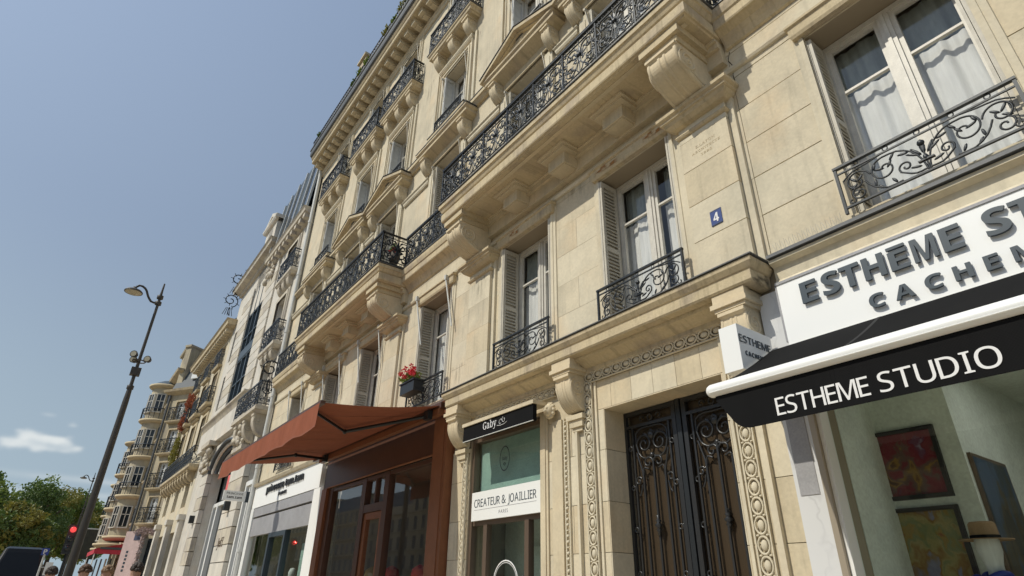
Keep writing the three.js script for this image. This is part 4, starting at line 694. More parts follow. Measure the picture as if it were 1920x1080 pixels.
// ---------- jeweller ----------
{
  const j = thing('jeweller_shop_front', 'narrow jeweller shop window in a bronze frame with white name panel', 'shop front', [-7.0, 0.13, -0.1]);
  part(j, 'frame', join([bx(-7.92, -7.86, 0.13, 3.74, -0.14, -0.04), bx(-6.19, -6.13, 0.13, 3.74, -0.14, -0.04), bx(-7.86, -6.19, 3.66, 3.74, -0.14, -0.04), bx(-7.86, -6.19, 2.44, 2.53, -0.15, -0.06), bx(-7.56, -7.47, 0.13, 2.44, -0.14, -0.05), bx(-6.58, -6.49, 0.13, 2.44, -0.14, -0.05)]), M.bronze);
  part(j, 'upper_pane', join([quads([[[-7.86, 2.5, -0.1], [-6.19, 2.5, -0.1], [-6.19, 3.66, -0.1], [-7.86, 3.66, -0.1]]])]), M.glassGreen);
  part(j, 'frosted_blind', join([bx(-7.86, -6.19, 2.5, 3.66, -0.19, -0.17)]), M.tealBlind);
  for (const [a, b] of [[-7.86, -7.56], [-7.47, -6.58], [-6.49, -6.19]]) part(j, 'lower_pane', join([quads([[[a, 0.3, -0.1], [b, 0.3, -0.1], [b, 2.44, -0.1], [a, 2.44, -0.1]]])]), M.glassGreen);
  const p = part(j, 'name_panel', join([bx(-7.82, -6.14, 2.5, 2.9, -0.038, 0.0)]), M.whitePaint);
  part(p, 'letters', words('CREATEUR & JOAILLIER', -7.75, -6.26, 2.685, 0.11, 0.002, regular, 0.02), M.letterSlate, [0, 0, 0.0005]);
  part(p, 'letters', words('PARIS', -7.11, -6.89, 2.56, 0.045, 0.002, regular, 0.12), M.greyPanel, [0, 0, 0.0005]);
  part(p, 'line', join([bx(-7.75, -6.26, 2.645, 2.65, 0.0003, 0.002)]), M.greyPanel);
  part(j, 'oval_emblem', join([clean(new THREE.TorusGeometry(0.14, 0.008, 5, 28).scale(0.85, 1.25, 0.4).translate(-7.13, 3.33, -0.095)), words('Gaby', -7.2, -7.06, 3.31, 0.05, 0.002, serif).translate(0, 0, -0.096), clean(new THREE.TorusGeometry(0.02, 0.005, 5, 10).translate(-7.13, 3.25, -0.095))]), M.letterSlate);
  part(j, 'ring_emblem', join([clean(new THREE.TorusGeometry(0.28, 0.009, 5, 36).scale(1, 1, 0.3).translate(-7.05, 1.68, -0.094)), clean(new THREE.TorusGeometry(0.255, 0.004, 5, 36).scale(1, 1, 0.3).translate(-7.05, 1.68, -0.094))]), M.letterWhite);
  part(j, 'display_shelf', join([bx(-7.8, -6.2, 1.45, 1.48, -1.04, -0.4), bx(-7.8, -6.2, 0.13, 0.9, -1.04, -0.4), bx(-7.6, -6.9, 1.9, 2.2, -1.04, -1.0), bx(-6.8, -6.4, 1.8, 2.25, -1.04, -1.0)]), M.roomPale);
  part(j, 'interior_wall', join([bx(-8.4, -5.96, 0.13, 4.19, -1.15, -1.05)]), M.roomPale);
  const b = thing('jeweller_blind', 'short black blind with white script above the jeweller window', 'blind', [-6.8, 3.6, 0.25]);
  part(b, 'cassette', join([bx(-7.7, -5.93, 3.82, 3.87, 0.06, 0.32)]), M.stoneC);
  part(b, 'valance', join([quads([[[-7.68, 3.6, 0.305], [-5.95, 3.6, 0.305], [-5.95, 3.82, 0.3], [-7.68, 3.82, 0.3]], [[-5.95, 3.6, 0.305], [-5.95, 3.6, 0.24], [-5.95, 3.82, 0.24], [-5.95, 3.82, 0.3]]]), bx(-7.68, -5.95, 3.6, 3.606, 0.24, 0.306)]), M.blackCloth);
  part(b, 'hem', join([bx(-7.68, -5.95, 3.592, 3.599, 0.29, 0.309)]), M.curtain);
  part(b, 'letters', join([words('Gaby', -7.13, -6.79, 3.685, 0.105, 0.002, serif).translate(0, 0, 0.307), tube(spiral(-6.69, 3.715, 0.05, 0.015, 0, 5.6, 12, 0.308), 0.004, false, 4), tube(spiral(-6.61, 3.74, 0.045, 0.015, 2, 8, 12, 0.308), 0.004, false, 4), tube([[-6.77, 3.68, 0.308], [-6.68, 3.67, 0.308], [-6.58, 3.68, 0.308], [-6.53, 3.7, 0.308]], 0.004, false, 4)]), M.letterWhite);
}
// ---------- brown boutique ----------
{
  const b = thing('brown_shop_front', 'dark brown painted shop front with two big windows and a door', 'shop front', [-11.4, 0.13, 0]);
  part(b, 'fascia', join([bx(-14.25, -8.93, 3.66, 4.45, -0.06, 0.06)]), M.brownDark);
  part(b, 'fascia_moulding', join([mould([[0.06, 4.36], [0.14, 4.38], [0.2, 4.42], [0.22, 4.46], [0, 4.47]], -14.05, -8.7), mould([[0.06, 3.63], [0.085, 3.64], [0.085, 3.66], [0.06, 3.67]], -14.1, -9.05)]), M.brown);
  part(b, 'pilaster', join([bx(-8.93, -8.48, 0.13, 4.36, -0.06, 0.13), bx(-8.85, -8.56, 0.9, 4.2, 0.13, 0.145)]), M.brown);
  part(b, 'pilaster', join([bx(-14.25, -13.95, 0.13, 3.63, -0.06, 0.1)]), M.brown);
  part(b, 'frame', join([bx(-13.95, -13.72, 0.13, 3.62, -0.1, 0.03), bx(-12.03, -11.83, 0.13, 3.62, -0.1, 0.03), bx(-10.95, -10.76, 0.13, 3.62, -0.1, 0.03), bx(-9.02, -8.94, 0.13, 3.62, -0.1, 0.03), bx(-13.72, -12.03, 3.55, 3.62, -0.1, 0.02), bx(-11.83, -10.95, 3.55, 3.62, -0.1, 0.02), bx(-10.76, -9.02, 3.55, 3.62, -0.1, 0.02), bx(-13.72, -12.03, 0.13, 0.6, -0.1, 0.02), bx(-10.76, -9.02, 0.13, 0.6, -0.1, 0.02), bx(-11.83, -10.95, 2.93, 3.08, -0.1, 0.025)]), M.brownDark);
  const gl = (x0, x1, y0, y1) => part(b, 'window_pane', join([quads([[[x0, y0, -0.04], [x1, y0, -0.04], [x1, y1, -0.04], [x0, y1, -0.04]]])]), M.shopGlass);
  gl(-13.72, -12.03, 0.6, 3.55); gl(-10.76, -9.02, 0.6, 3.55); gl(-11.83, -11.42, 3.08, 3.55); gl(-11.36, -10.95, 3.08, 3.55);
  part(b, 'transom_bar', join([bx(-11.42, -11.36, 3.08, 3.55, -0.08, 0.01)]), M.brownDark);
  const d = part(b, 'door', join([bx(-11.82, -11.7, 0.13, 2.92, -0.09, 0.0), bx(-11.08, -10.96, 0.13, 2.92, -0.09, 0.0), bx(-11.7, -11.08, 2.8, 2.92, -0.09, 0), bx(-11.7, -11.08, 0.13, 0.5, -0.09, 0)]), M.brown);
  part(d, 'pane', join([quads([[[-11.7, 0.5, -0.04], [-11.08, 0.5, -0.04], [-11.08, 2.8, -0.04], [-11.7, 2.8, -0.04]]])]), M.glass);
  part(d, 'handle', join([rod([-11.14, 1.0, 0.05], [-11.14, 1.5, 0.05], 0.014)]), M.bronze);
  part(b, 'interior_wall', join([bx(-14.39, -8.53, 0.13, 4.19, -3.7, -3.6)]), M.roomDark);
  part(b, 'clothes_rail', join([rod([-13.5, 1.75, -1.2], [-12.2, 1.75, -1.2], 0.015), rod([-10.6, 1.75, -1.2], [-9.2, 1.75, -1.2], 0.015)]), M.iron);
  for (const [x, z, m] of [[-13.2, -0.6, M.plum], [-12.9, -0.8, M.plum], [-12.45, -0.6, M.ochreCloth], [-10.4, -0.6, M.redCloth], [-11.55, -0.6, M.redCloth], [-9.7, -0.6, M.curtain], [-10.0, -0.9, M.blackCloth]]) part(b, 'hanging_dress', at(lathe([[0.001, 1.98], [0.05, 1.96], [0.14, 1.9], [0.16, 1.8], [0.12, 1.4], [0.2, 0.8], [0.21, 0.75]], 14), x, 0.02, z), m);
  // awning
  const a = thing('terracotta_awning', 'wide terracotta awning stretched out over the brown shop front', 'awning', [-11.4, 4.3, 0.3]);
  const x0 = -14.62, x1 = -8.48, q = [], n = 20, mN = 14; const f = (t, s) => [4.36 - 0.33 * t - 0.05 * Math.sin(Math.PI * t) * (0.7 + 0.3 * Math.cos(s * 18)), 0.26 + 2.02 * t];
  for (let i = 0; i < n; i++) for (let k = 0; k < mN; k++) { const P = (i, k) => { const [y, z] = f(i / n, k / mN); return [x0 + (x1 - x0) * k / mN, y, z]; }; q.push([P(i + 1, k), P(i + 1, k + 1), P(i, k + 1), P(i, k)]); }
  part(a, 'canopy', join([quads(q)]), M.awning);
  const vq = [], nv = 60; for (let k = 0; k < nv; k++) { const V = (k, b) => { const s = k / nv; return [x0 + (x1 - x0) * s, b ? 4.02 : 3.66 + 0.012 * Math.sin(s * 40), 2.33 + (b ? 0 : 0.010 * Math.sin(s * 31 + 1) + 0.005 * Math.sin(s * 83))]; }; vq.push([V(k, 0), V(k + 1, 0), V(k + 1, 1), V(k, 1)]); }
  part(a, 'valance', join([quads(vq)]), M.awning);
  for (const k of [2, 4, 7, 9, 12]) part(a, 'seam', join([quads(Array.from({ length: n }, (_, i) => { const P = (i, d) => { const [y, z] = f(i / n, k / mN); return [x0 + (x1 - x0) * k / mN + d, y - 0.004, z]; }; return [P(i + 1, 0), P(i + 1, 0.035), P(i, 0.035), P(i, 0)]; }))]), M.seamBrown);
  part(a, 'hem', join([quads(vq.map(([p, q, r, t]) => [[p[0], p[1] - 0.004, p[2] + 0.003], [q[0], q[1] - 0.004, q[2] + 0.003], [q[0], q[1] + 0.022, q[2] + 0.003], [p[0], p[1] + 0.022, p[2] + 0.003]]))]), M.seamBrown);
  part(a, 'front_bar', join([bx(x0 - 0.02, x1 + 0.02, 4.01, 4.06, 2.25, 2.325)]), M.brownDark);
  part(a, 'cassette', join([bx(x0 + 0.5, x1 + 0.02, 4.2, 4.3, 0.225, 0.33)]), M.brown);
  part(a, 'wall_plate', join([bx(x0 + 0.02, x1 + 0.06, 4.3, 4.4, 0.225, 0.32)]), M.brownDark);
  for (const [xw, xe, xf] of [[-8.75, -10.2, -8.9], [-13.6, -12.9, -14.3]]) part(a, 'folding_arm', join([rod([xw, 4.22, 0.36], [xe, 4.08, 1.25], 0.032), rod([xe, 4.08, 1.25], [xf, 3.99, 2.26], 0.026), ball(xe, 4.08, 1.25, 0.045), bx(xw - 0.08, xw + 0.08, 4.15, 4.3, 0.33, 0.42)]), M.iron);
}
// ---------- white lingerie shop ----------
{
  const s = thing('white_shop_front', 'pale shop front with white fascia, grey band and small black lettering', 'shop front', [-17.6, 0.13, 0]);
  part(s, 'fascia', join([bx(-20.6, -14.62, 3.74, 4.4, -0.06, 0.06)]), M.signWhite);
  part(s, 'top_ledge', join([mould([[0.06, 4.38], [0.12, 4.4], [0.16, 4.47], [0, 4.48]], -20.5, -14.8)]), M.stoneB);
  part(s, 'grey_band', join([bx(-20.3, -14.95, 2.92, 3.42, -0.06, 0.03)]), M.greyPanel); part(s, 'grey_band', join([bx(-20.3, -14.95, 3.47, 3.72, -0.06, 0.05)]), M.greyPanel);
  part(s, 'side_frame', join([bx(-20.62, -20.3, 0.13, 3.73, -0.08, 0.07)]), M.whitePaint); part(s, 'side_frame', join([bx(-14.95, -14.3, 0.13, 3.73, -0.08, 0.06)]), M.signWhite);
  part(s, 'mullion', join([bx(-18.3, -18.16, 0.13, 2.92, -0.12, 0.03), bx(-16.9, -16.78, 0.13, 2.92, -0.12, 0.03), bx(-18.16, -16.9, 2.8, 2.92, -0.12, 0.03)]), M.letterSlate);
  for (const [a, b] of [[-20.3, -18.3], [-18.16, -16.9], [-16.78, -14.95]]) part(s, 'window_pane', join([quads([[[a, 0.3, -0.04], [b, 0.3, -0.04], [b, 2.92, -0.04], [a, 2.92, -0.04]]])]), M.glassGreen);
  part(s, 'poster', join([bx(-16.5, -15.5, 0.5, 2.6, -0.4, -0.38)]), M.tealBlind);
  part(s, 'poster_letters', join([words('PRINCESSE', -16.3, -15.75, 1.95, 0.09, 0.004, regular, 0.05), words('tam.tam', -16.3, -15.75, 1.78, 0.1, 0.004, bold, 0.03)]), M.letterSlate, [0, 0, -0.379]);
  part(s, 'fascia_letters', words('princesse tam.tam', -19.2, -15.9, 4.08, 0.2, 0.03, bold, 0.02), M.letterBlack, [0, 0, 0.07]);
  part(s, 'fascia_letters', words('PARIS', -17.9, -17.2, 3.88, 0.09, 0.02, bold, 0.15), M.letterBlack, [0, 0, 0.07]);
  part(s, 'interior_wall', join([bx(-20.55, -14.52, 0.13, 4.19, -3.3, -3.2)]), M.roomPale);
  const m = thing('mannequin', 'white mannequin with red garment in the pale shop window', 'mannequin', [-17.3, 0.13, -0.5]);
  part(m, 'body', at(lathe([[0.001, 0.1], [0.1, 0.12], [0.12, 0.7], [0.17, 0.95], [0.12, 1.15], [0.17, 1.4], [0.14, 1.5], [0.05, 1.56], [0.05, 1.62], [0.09, 1.7], [0.1, 1.8], [0.06, 1.89], [0.001, 1.91]], 18), -17.3, 0.13, -0.5), M.curtain);
  part(m, 'garment', at(lathe([[0.15, 1.1], [0.14, 1.2], [0.19, 1.4], [0.17, 1.46]], 18), -17.3, 0.13, -0.5), M.redCloth);
  const b = thing('blade_sign', 'small pale blade sign with dark letters beside the white shop front', 'sign', [-21, 3.98, 0.5]);
  part(b, 'board', join([bx(-21.02, -20.96, 3.98, 4.28, 0.24, 0.92)]), M.signWhite); part(b, 'frame', join([bx(-21.025, -20.955, 3.97, 4.29, 0.13, 0.238)]), M.letterSlate);
  const t1 = part(b, 'letters', words('PRINCESSE', 0, 0.5, 0.17, 0.06, 0.004, regular, 0.1), M.letterBlack, [-20.957, 4.0, 0.83]); t1.rotation.y = Math.PI / 2;
  const t2 = part(b, 'letters', words('tam.tam', 0.02, 0.48, 0.05, 0.08, 0.004, bold, 0.05), M.letterBlack, [-20.957, 4.0, 0.83]); t2.rotation.y = Math.PI / 2;
}
// ---------- geraniums on the window over the awning, plants along the gutter ----------
function leafMass(list, n, cx, cy, cz, sx, sy, sz, s, seed, shell = 0.5) {   // small bent leaf faces spread through an uneven ellipsoid
  const r = rng(seed), v = list;
  for (let i = 0; i < n; i++) {
    const a = r() * 6.283, c = 2 * r() - 1, k = Math.cbrt(shell + (1 - shell) * r()), e = Math.sqrt(1 - c * c), bump = 0.82 + 0.3 * Math.sin(a * 3 + seed) * Math.sin(c * 4 + seed);
    const x = cx + sx * k * bump * e * Math.cos(a), y = cy + sy * k * bump * c, z = cz + sz * k * bump * e * Math.sin(a);
    const g = new THREE.Euler(r() * 6.28, r() * 6.28, r() * 6.28), q = s * (0.6 + 0.8 * r());
    const P = [[-q, 0, 0], [0, -q * 0.55, q * 0.18], [q, 0, 0], [0, q * 0.55, q * 0.18]].map((p) => new THREE.Vector3(...p).applyEuler(g).add(new THREE.Vector3(x, y, z)).toArray()); v.push(P);
  }
}
{
  const t = thing('geranium_pot', 'dark flower box overflowing with red geraniums hung on a window rail', 'flower box', [-9.75, 4.95, 0.25]);
  part(t, 'pot', join([bx(-10.0, -9.45, 4.86, 5.07, 0.16, 0.36), bx(-10.02, -9.43, 5.06, 5.09, 0.14, 0.38)]), M.iron);
  const lv = []; leafMass(lv, 260, -9.75, 5.17, 0.27, 0.36, 0.13, 0.18, 0.035, 5, 0.1); part(t, 'foliage', join([quads(lv)]), M.leafB);
  const fl = []; const r = rng(9); for (let i = 0; i < 26; i++) leafMass(fl, 24, -9.75 + (r() - 0.5) * 0.66, 5.2 + r() * 0.2 - 0.05, 0.28 + (r() - 0.3) * 0.26, 0.05, 0.04, 0.05, 0.02, 30 + i, 0.4); part(t, 'blossoms', join([quads(fl)]), M.petal);
  const t2 = thing('geranium_pot', 'red geraniums just showing above the terracotta awning', 'flower box', [-12.6, 4.9, 0.25]);
  part(t2, 'pot', join([bx(-12.85, -12.4, 4.76, 4.96, 0.16, 0.34)]), M.iron); const f2 = []; leafMass(f2, 200, -12.62, 5.03, 0.25, 0.25, 0.1, 0.13, 0.03, 78, 0.2); part(t2, 'blossoms', join([quads(f2)]), M.petal);
  const bp = thing('balcony_plant', 'dark potted plant with red flowers in the balcony corner', 'potted plant', [-11.25, 8.4, 0.3]);
  part(bp, 'pot', at(lathe([[0.001, 0], [0.11, 0], [0.14, 0.22], [0.001, 0.22]], 14), -11.25, 8.41, 0.3), M.roomDark); const f3 = []; leafMass(f3, 200, -11.25, 8.75, 0.3, 0.16, 0.17, 0.16, 0.04, 88, 0.2); part(bp, 'foliage', join([quads(f3)]), M.leafA); const f4 = []; leafMass(f4, 60, -11.2, 8.66, 0.36, 0.16, 0.1, 0.12, 0.025, 98, 0.3); part(bp, 'blossoms', join([quads(f4)]), M.petal);
  const spots = [[-11.9, 0.35, 'leafB'], [-12.4, 0.5, 'leafC'], [-13.0, 0.25, 'leafB'], [-13.6, 0.4, 'leafC'], [-15.2, 0.3, 'leafB'], [-15.8, 0.35, 'leafB'], [-16.4, 0.25, 'leafA'], [-19.9, 0.2, 'leafA'], [-11.0, 0.4, 'leafA']];
  spots.forEach(([x, s, m], i) => { const p = thing('gutter_plant', ['bushy green', 'yellowing', 'low green', 'orange tinged', 'small green', 'feathery green', 'dark green', 'tiny dark', 'dense green'][i] + ' plant on the roof edge above the cornice', 'plant', [x, 18, 0.55]); part(p, 'pot', join([bx(x - 0.15, x + 0.15, 18.1, 18.28, 0.42, 0.6)]), M.roomDark); const l = []; leafMass(l, 150, x, 18.3 + s * 0.45, 0.62, s * 0.8, s * 0.5, 0.16, 0.05, 200 + i, 0.15); part(p, 'foliage', join([quads(l)]), M[m]); });
}

// ---------- the other houses of the row ----------
function simpleRail(parent, x0, x1, z, y, zw, m = M.ironBlue) {
  return railing(parent, 'balcony_railing', farRail, 0.5, x0, x1, z, y, m, 1, zw);
}
function stoneCourses(parent, x0, x1, y0, y1, h, gap, z0, z1, mats) {
  const n = Math.round((y1 - y0) / h), s = (y1 - y0) / n;
  for (let i = 0; i < n; i++) part(parent, 'stone_block', join([bx(x0, x1, y0 + i * s + gap / 2, y0 + (i + 1) * s - gap / 2, z0, z1)]), mats[Math.abs(i * 7 + Math.round(x0)) % mats.length]);
}
function farWindow(parent, x, y, z, w, h, o = {}) { return makeWindow(parent, x, y, z, w, h, { tr: [0.45, 0.74], ...o }); }
const wst = [M.white, M.white, M.whiteLedge];
{
  const b = thing('white_stone_house', 'ornate white stone house with a tall dark glazed bay and shop arch', 'building', [-26.8, 0, 0]);
  const L = -32.9, Rr = -20.84, z = 0.03;
  const wins = [[7.2, 9.15], [9.78, 12.0], [12.95, 14.55]];
  const holes = [...wins.map(([a, c]) => [-23.35, -22.05, a, c]), [-29.3, -26.6, 8.75, 13.6], [-32.1, -31.3, 9.3, 11.1], [-32.1, -31.3, 11.9, 13.6]];
  part(b, 'wall', wallGeo(L, Rr, 7.1, 13.6, holes.filter((h) => h[3] <= 13.7).concat([[-23.35, -22.05, 12.95, 13.6]]), z, 0.35), M.white);
  part(b, 'wall', wallGeo(-26.6, Rr, 13.6, 15.3, [[-23.35, -22.05, 13.5, 14.55]], z, 0.35), M.white);
  part(b, 'wall', wallGeo(L, -29.3, 13.6, 16.2, [], z, 0.35), M.white);
  { const sh = new THREE.Shape([[-29.3, 13.6], [-29.3, 16.2], [-26.6, 16.2], [-26.6, 13.6]].map((p) => new THREE.Vector2(...p))); const pts = []; for (let i = 0; i <= 16; i++) { const a = i / 16 * Math.PI; pts.push(new THREE.Vector2(-27.95 + 1.35 * Math.cos(a), 13.6 + 1.55 * Math.sin(a))); } sh.setFromPoints([new THREE.Vector2(-29.3, 13.6), new THREE.Vector2(-29.3, 16.2), new THREE.Vector2(-26.6, 16.2), ...pts.slice(0)]); part(b, 'arch_wall', join([new THREE.ExtrudeGeometry(sh, { depth: 0.35, bevelEnabled: false }).translate(0, 0, z - 0.35)]), M.white); }
  part(b, 'rear_block', join([bx(L, Rr, 0.1, 15.2, -9, -1.6), bx(Rr - 0.2, Rr, 0.1, 15.2, -1.6, -0.33), bx(L, L + 0.2, 0.1, 15.2, -1.6, -0.33), bx(L, Rr, 15.0, 15.2, -1.6, -0.33), bx(L, Rr, 6.9, 7.08, -1.6, -0.33)]), M.room);
  // glazed bay
  const gz = part(b, 'glazed_bay', join([...[-29.26, -28.4, -27.5, -26.64].map((x) => bx(x - 0.04, x + 0.04, 8.76, 15.0, -0.06, 0.05)), ...[9.9, 11.1, 12.3, 13.5].map((y) => bx(-29.3, -26.6, y - 0.03, y + 0.03, -0.07, 0.04))]), M.zinc);
  for (let i = 0; i < 3; i++) for (let k = 0; k < 6; k++) { const xs = [-29.26, -28.4, -27.5, -26.64], ys = [8.76, 9.9, 11.1, 12.3, 13.5, 14.4, 15.2]; if (k === 5 && i !== 1) continue; part(gz, 'pane', join([bx(xs[i] + 0.04, xs[i + 1] - 0.04, ys[k] + 0.03, ys[k + 1] - 0.03, -0.03, -0.02)]), M.darkGlass); }
  part(gz, 'spandrel', join([bx(-29.3, -26.6, 11.15, 11.6, -0.015, 0.06)]), M.zinc);
  // rusticated piers
  stoneCourses(b, -26.55, -24.9, 8.75, 15.2, 0.45, 0.04, z - 0.02, 0.1, wst); stoneCourses(b, -31.2, -29.35, 8.75, 15.2, 0.45, 0.04, z - 0.02, 0.1, wst);
  { const q = []; for (let i = 0; i < 26; i++) q.push(ball(-26 + rr(-0.7, 0.6), 15.0 + rr(-0.7, 0.5), 0.16, rr(0.09, 0.19), 1, 1, 0.7, 5)); part(b, 'carved_cartouche', join(q), M.whiteLedge); }
  // right bay
  wins.forEach(([a, c], i) => { farWindow(b, -22.7, a, -0.22, 1.28, c - a, { curtain: [[-0.35, 0.5], [0.35, 0.5]], seed: i + 3 }); part(b, 'window_surround', join([surround([[0, 0.1], [0.13, 0.1], [0.15, 0.06], [0.24, 0.06], [0.25, 0.0]], -23.35, -22.05, a, c, z)]), M.whiteLedge); });
  for (const [y, x0, x1, d, cz] of [[7.2, -24.55, -21.15, 0.5, 1], [9.78, -23.6, -21.5, 0.32, 0], [12.95, -23.6, -21.5, 0.28, 0]]) {
    const bal = part(b, 'balcony', join([mould([[0, y - 0.26], [d * 0.7, y - 0.26], [d * 0.85, y - 0.2], [d, y - 0.16], [d, y - 0.03], [0, y - 0.01]], x0 + d, x1 - d, true, true, z)]), M.whiteLedge);
    simpleRail(bal, x0 + 0.04, x1 - 0.04, z + d - 0.05, y, z);
    for (const x of [x0 + 0.45, (x0 + x1) / 2, x1 - 0.45]) part(bal, 'console', keep('wc' + d, () => consoleGeo(cz ? 0.75 : 0.42, d * 0.85, 0.3, false)), M.whiteLedge, [x, y - (cz ? 1.0 : 0.67), z]);
  }
  part(b, 'cornice', join([mould([[0, 15.0], [0.1, 15.03], [0.14, 15.15], [0.36, 15.24], [0.38, 15.38], [0.44, 15.46], [0, 15.48]], -26.2, Rr, true, false, z)]), M.whiteLedge);
  for (let x = -26.0; x < Rr; x += 0.55) part(b, 'modillion', keep('wmod', () => join([bx(-0.13, 0.13, 0, 0.22, 0, 0.32)])), M.whiteLedge, [x, 15.0, z]);
  part(b, 'cornice', join([mould([[0, 16.0], [0.12, 16.04], [0.16, 16.18], [0.42, 16.28], [0.45, 16.42], [0.52, 16.5], [0, 16.52]], L, -26.4, true, true, z)]), M.whiteLedge);
  part(b, 'pediment_dormer', join([bx(-28.1, -26.2, 16.53, 17.6, -0.6, 0.36), mould([[0, 17.6], [0.12, 17.65], [0.18, 17.75], [0.18, 17.85], [0, 17.87]], -28.1, -26.2, true, true, 0.36), ...[-1, 1].map((s) => quadBar([-27.15 + s * 1.15, 17.9], [-27.15, 18.45], 0.2, -0.6, 0.5)), bx(-27.6, -26.7, 17.87, 18.15, -0.6, 0.36)]), M.white);
  part(b, 'dormer_niche', join([bx(-27.5, -26.8, 16.7, 17.45, 0.36, 0.37)]), M.room);
  // roof
  const RL = -26.6, RT = 18.75, rz = (y) => 0.3 - (y - 15.5) * 0.25 / 3.25;
  part(b, 'roof', join([quads([[[RL, 15.49, 0.3], [Rr, 15.49, 0.3], [Rr, RT, 0.05], [RL, RT, 0.05]], [[RL, RT, 0.05], [Rr, RT, 0.05], [Rr, 19.4, -8], [RL, 19.4, -8]], [[L, 16.5, 0.1], [RL, 16.5, 0.1], [RL, 17.8, -2.2], [L, 17.8, -2.2]], [[L, 17.8, -2.2], [RL, 17.8, -2.2], [RL, 18.4, -8], [L, 18.4, -8]], [[RL, 15.2, -8], [RL, 15.49, 0.3], [RL, RT, 0.05], [RL, 19.4, -8]]])]), M.zinc);
  for (const x of [-26.5, -25.4, -24.3, -23.2, -22.1, -21.0]) part(b, 'roof_rib', join([bar([x, 15.5, 0.33], [x, RT, 0.08], 0.09, 0.07)]), M.shutterWhite);
  for (const [x0, x1] of [[-25.3, -24.4], [-24.2, -23.3], [-22.0, -21.1]]) part(b, 'roof_window', join([quads([[[x0, 15.8, rz(15.8) + 0.012], [x1, 15.8, rz(15.8) + 0.012], [x1, 18.4, rz(18.4) + 0.012], [x0, 18.4, rz(18.4) + 0.012]]])]), M.darkGlass);
  part(b, 'chimney', join([bx(-30.2, -28.9, 17.5, 19.6, -2.4, -1.5), bx(-30.3, -28.8, 19.6, 19.75, -2.5, -1.4), ...[-29.9, -29.5, -29.1].map((x) => at(lathe([[0.1, 0], [0.09, 0.4]], 10), x, 19.75, -1.95))]), M.farStone);
  // ground floor
  part(b, 'band', join([mould([[0, 8.2], [0.12, 8.24], [0.18, 8.36], [0.2, 8.4], [0.26, 8.5], [0.32, 8.56], [0.32, 8.63], [0, 8.66]], L, -24.95, false, true, z)]), M.whiteLedge);
  part(b, 'band_wall', join([bx(-32.8, -24.9, 7.25, 8.19, z - 0.1, 0.26)]), M.white);
  part(b, 'ground_wall', wallGeo(L, Rr, 0.1, 7.1, [[-28.8, -24.2, 0, 6.95], [-22.2, -20.9, 0, 6.6]], z - 0.03, 0.4), M.white);
  stoneCourses(b, -24.2, -22.2, 0.13, 6.0, 0.55, 0.03, z - 0.02, 0.2, wst); stoneCourses(b, -30.1, -28.8, 0.13, 6.0, 0.55, 0.03, z - 0.02, 0.2, wst);
  for (const x of [-23.7, -29.45]) { const g = [bx(x - 0.75, x + 0.75, 6.0, 6.15, z, 0.32), bx(x - 0.85, x + 0.85, 7.05, 7.25, z, 0.5), bx(x - 0.6, x + 0.6, 6.15, 7.05, z, 0.2)]; const r = rng(Math.round(-x * 10)); for (let i = 0; i < 34; i++) g.push(ball(x + (r() - 0.5) * 1.3, 6.2 + r() * 0.85, 0.2 + r() * 0.18, 0.08 + r() * 0.08, 1, 1, 0.8, 5)); part(b, 'carved_capital', join(g), M.whiteLedge); }
  for (let i = 0; i < 5; i++) { const rad = 2.3 - i * 0.13, pts = []; for (let k = 0; k <= 22; k++) { const a = k / 22 * Math.PI; pts.push([-26.5 + rad * Math.cos(a), 5.85 + (rad - 1.25) * Math.sin(a), 0.16 - i * 0.12]); } part(b, 'archivolt', tube(pts, 0.072, false, 8, 40), i % 2 ? M.white : M.slate); }
  { const sh = new THREE.Shape(); const pts = [[-28.8, 7.0], [-28.8, 5.85]]; for (let k = 0; k <= 18; k++) { const a = Math.PI - k / 18 * Math.PI; pts.push([-26.5 + 2.3 * Math.cos(a), 5.85 + 1.05 * Math.sin(a)]); } pts.push([-24.2, 7.0]); sh.setFromPoints(pts.map((p) => new THREE.Vector2(...p))); part(b, 'arch_spandrel', join([new THREE.ExtrudeGeometry(sh, { depth: 0.14, bevelEnabled: false }).translate(0, 0, 0.0)]), M.white); }
  part(b, 'shop_glass', join([bx(-28.8, -24.2, 0.13, 6.9, -0.5, -0.46)]), M.darkGlass);
  part(b, 'shop_mullion', join([-28.7, -27.9, -25.1, -24.3].map((x) => bx(x - 0.1, x + 0.1, 0.13, 4.6, -0.46, -0.3)).concat([bx(-28.8, -24.2, 4.5, 4.65, -0.46, -0.32)])), M.whitePaint);
  part(b, 'orange_panel', join([bx(-27.6, -25.4, 4.75, 5.7, -0.45, -0.4)]), M.petalPink);
  part(b, 'pilaster_letters', join([words('Jeff', -23.7, -22.9, 2.75, 0.28, 0.01, serif, 0.02)], false), M.bronze, [0, 0, 0.202]);
  for (const x of [-23.2, -29.42]) part(b, 'wall_lamp', join([bx(x - 0.1, x + 0.1, 3.9, 4.2, 0.202, 0.38)]), M.iron);
  part(b, 'entrance_frame', join([bx(-22.15, -22.0, 0.13, 4.6, -0.3, 0.05), bx(-21.75, -21.65, 0.13, 4.6, -0.3, 0.0), bx(-21.15, -21.0, 0.13, 4.6, -0.3, 0.05), bx(-22.15, -21.0, 4.6, 4.75, -0.3, 0.05)]), M.whitePaint);
  part(b, 'entrance_glass', join([bx(-22.0, -21.15, 0.13, 6.5, -0.28, -0.26)]), M.darkGlass);
}
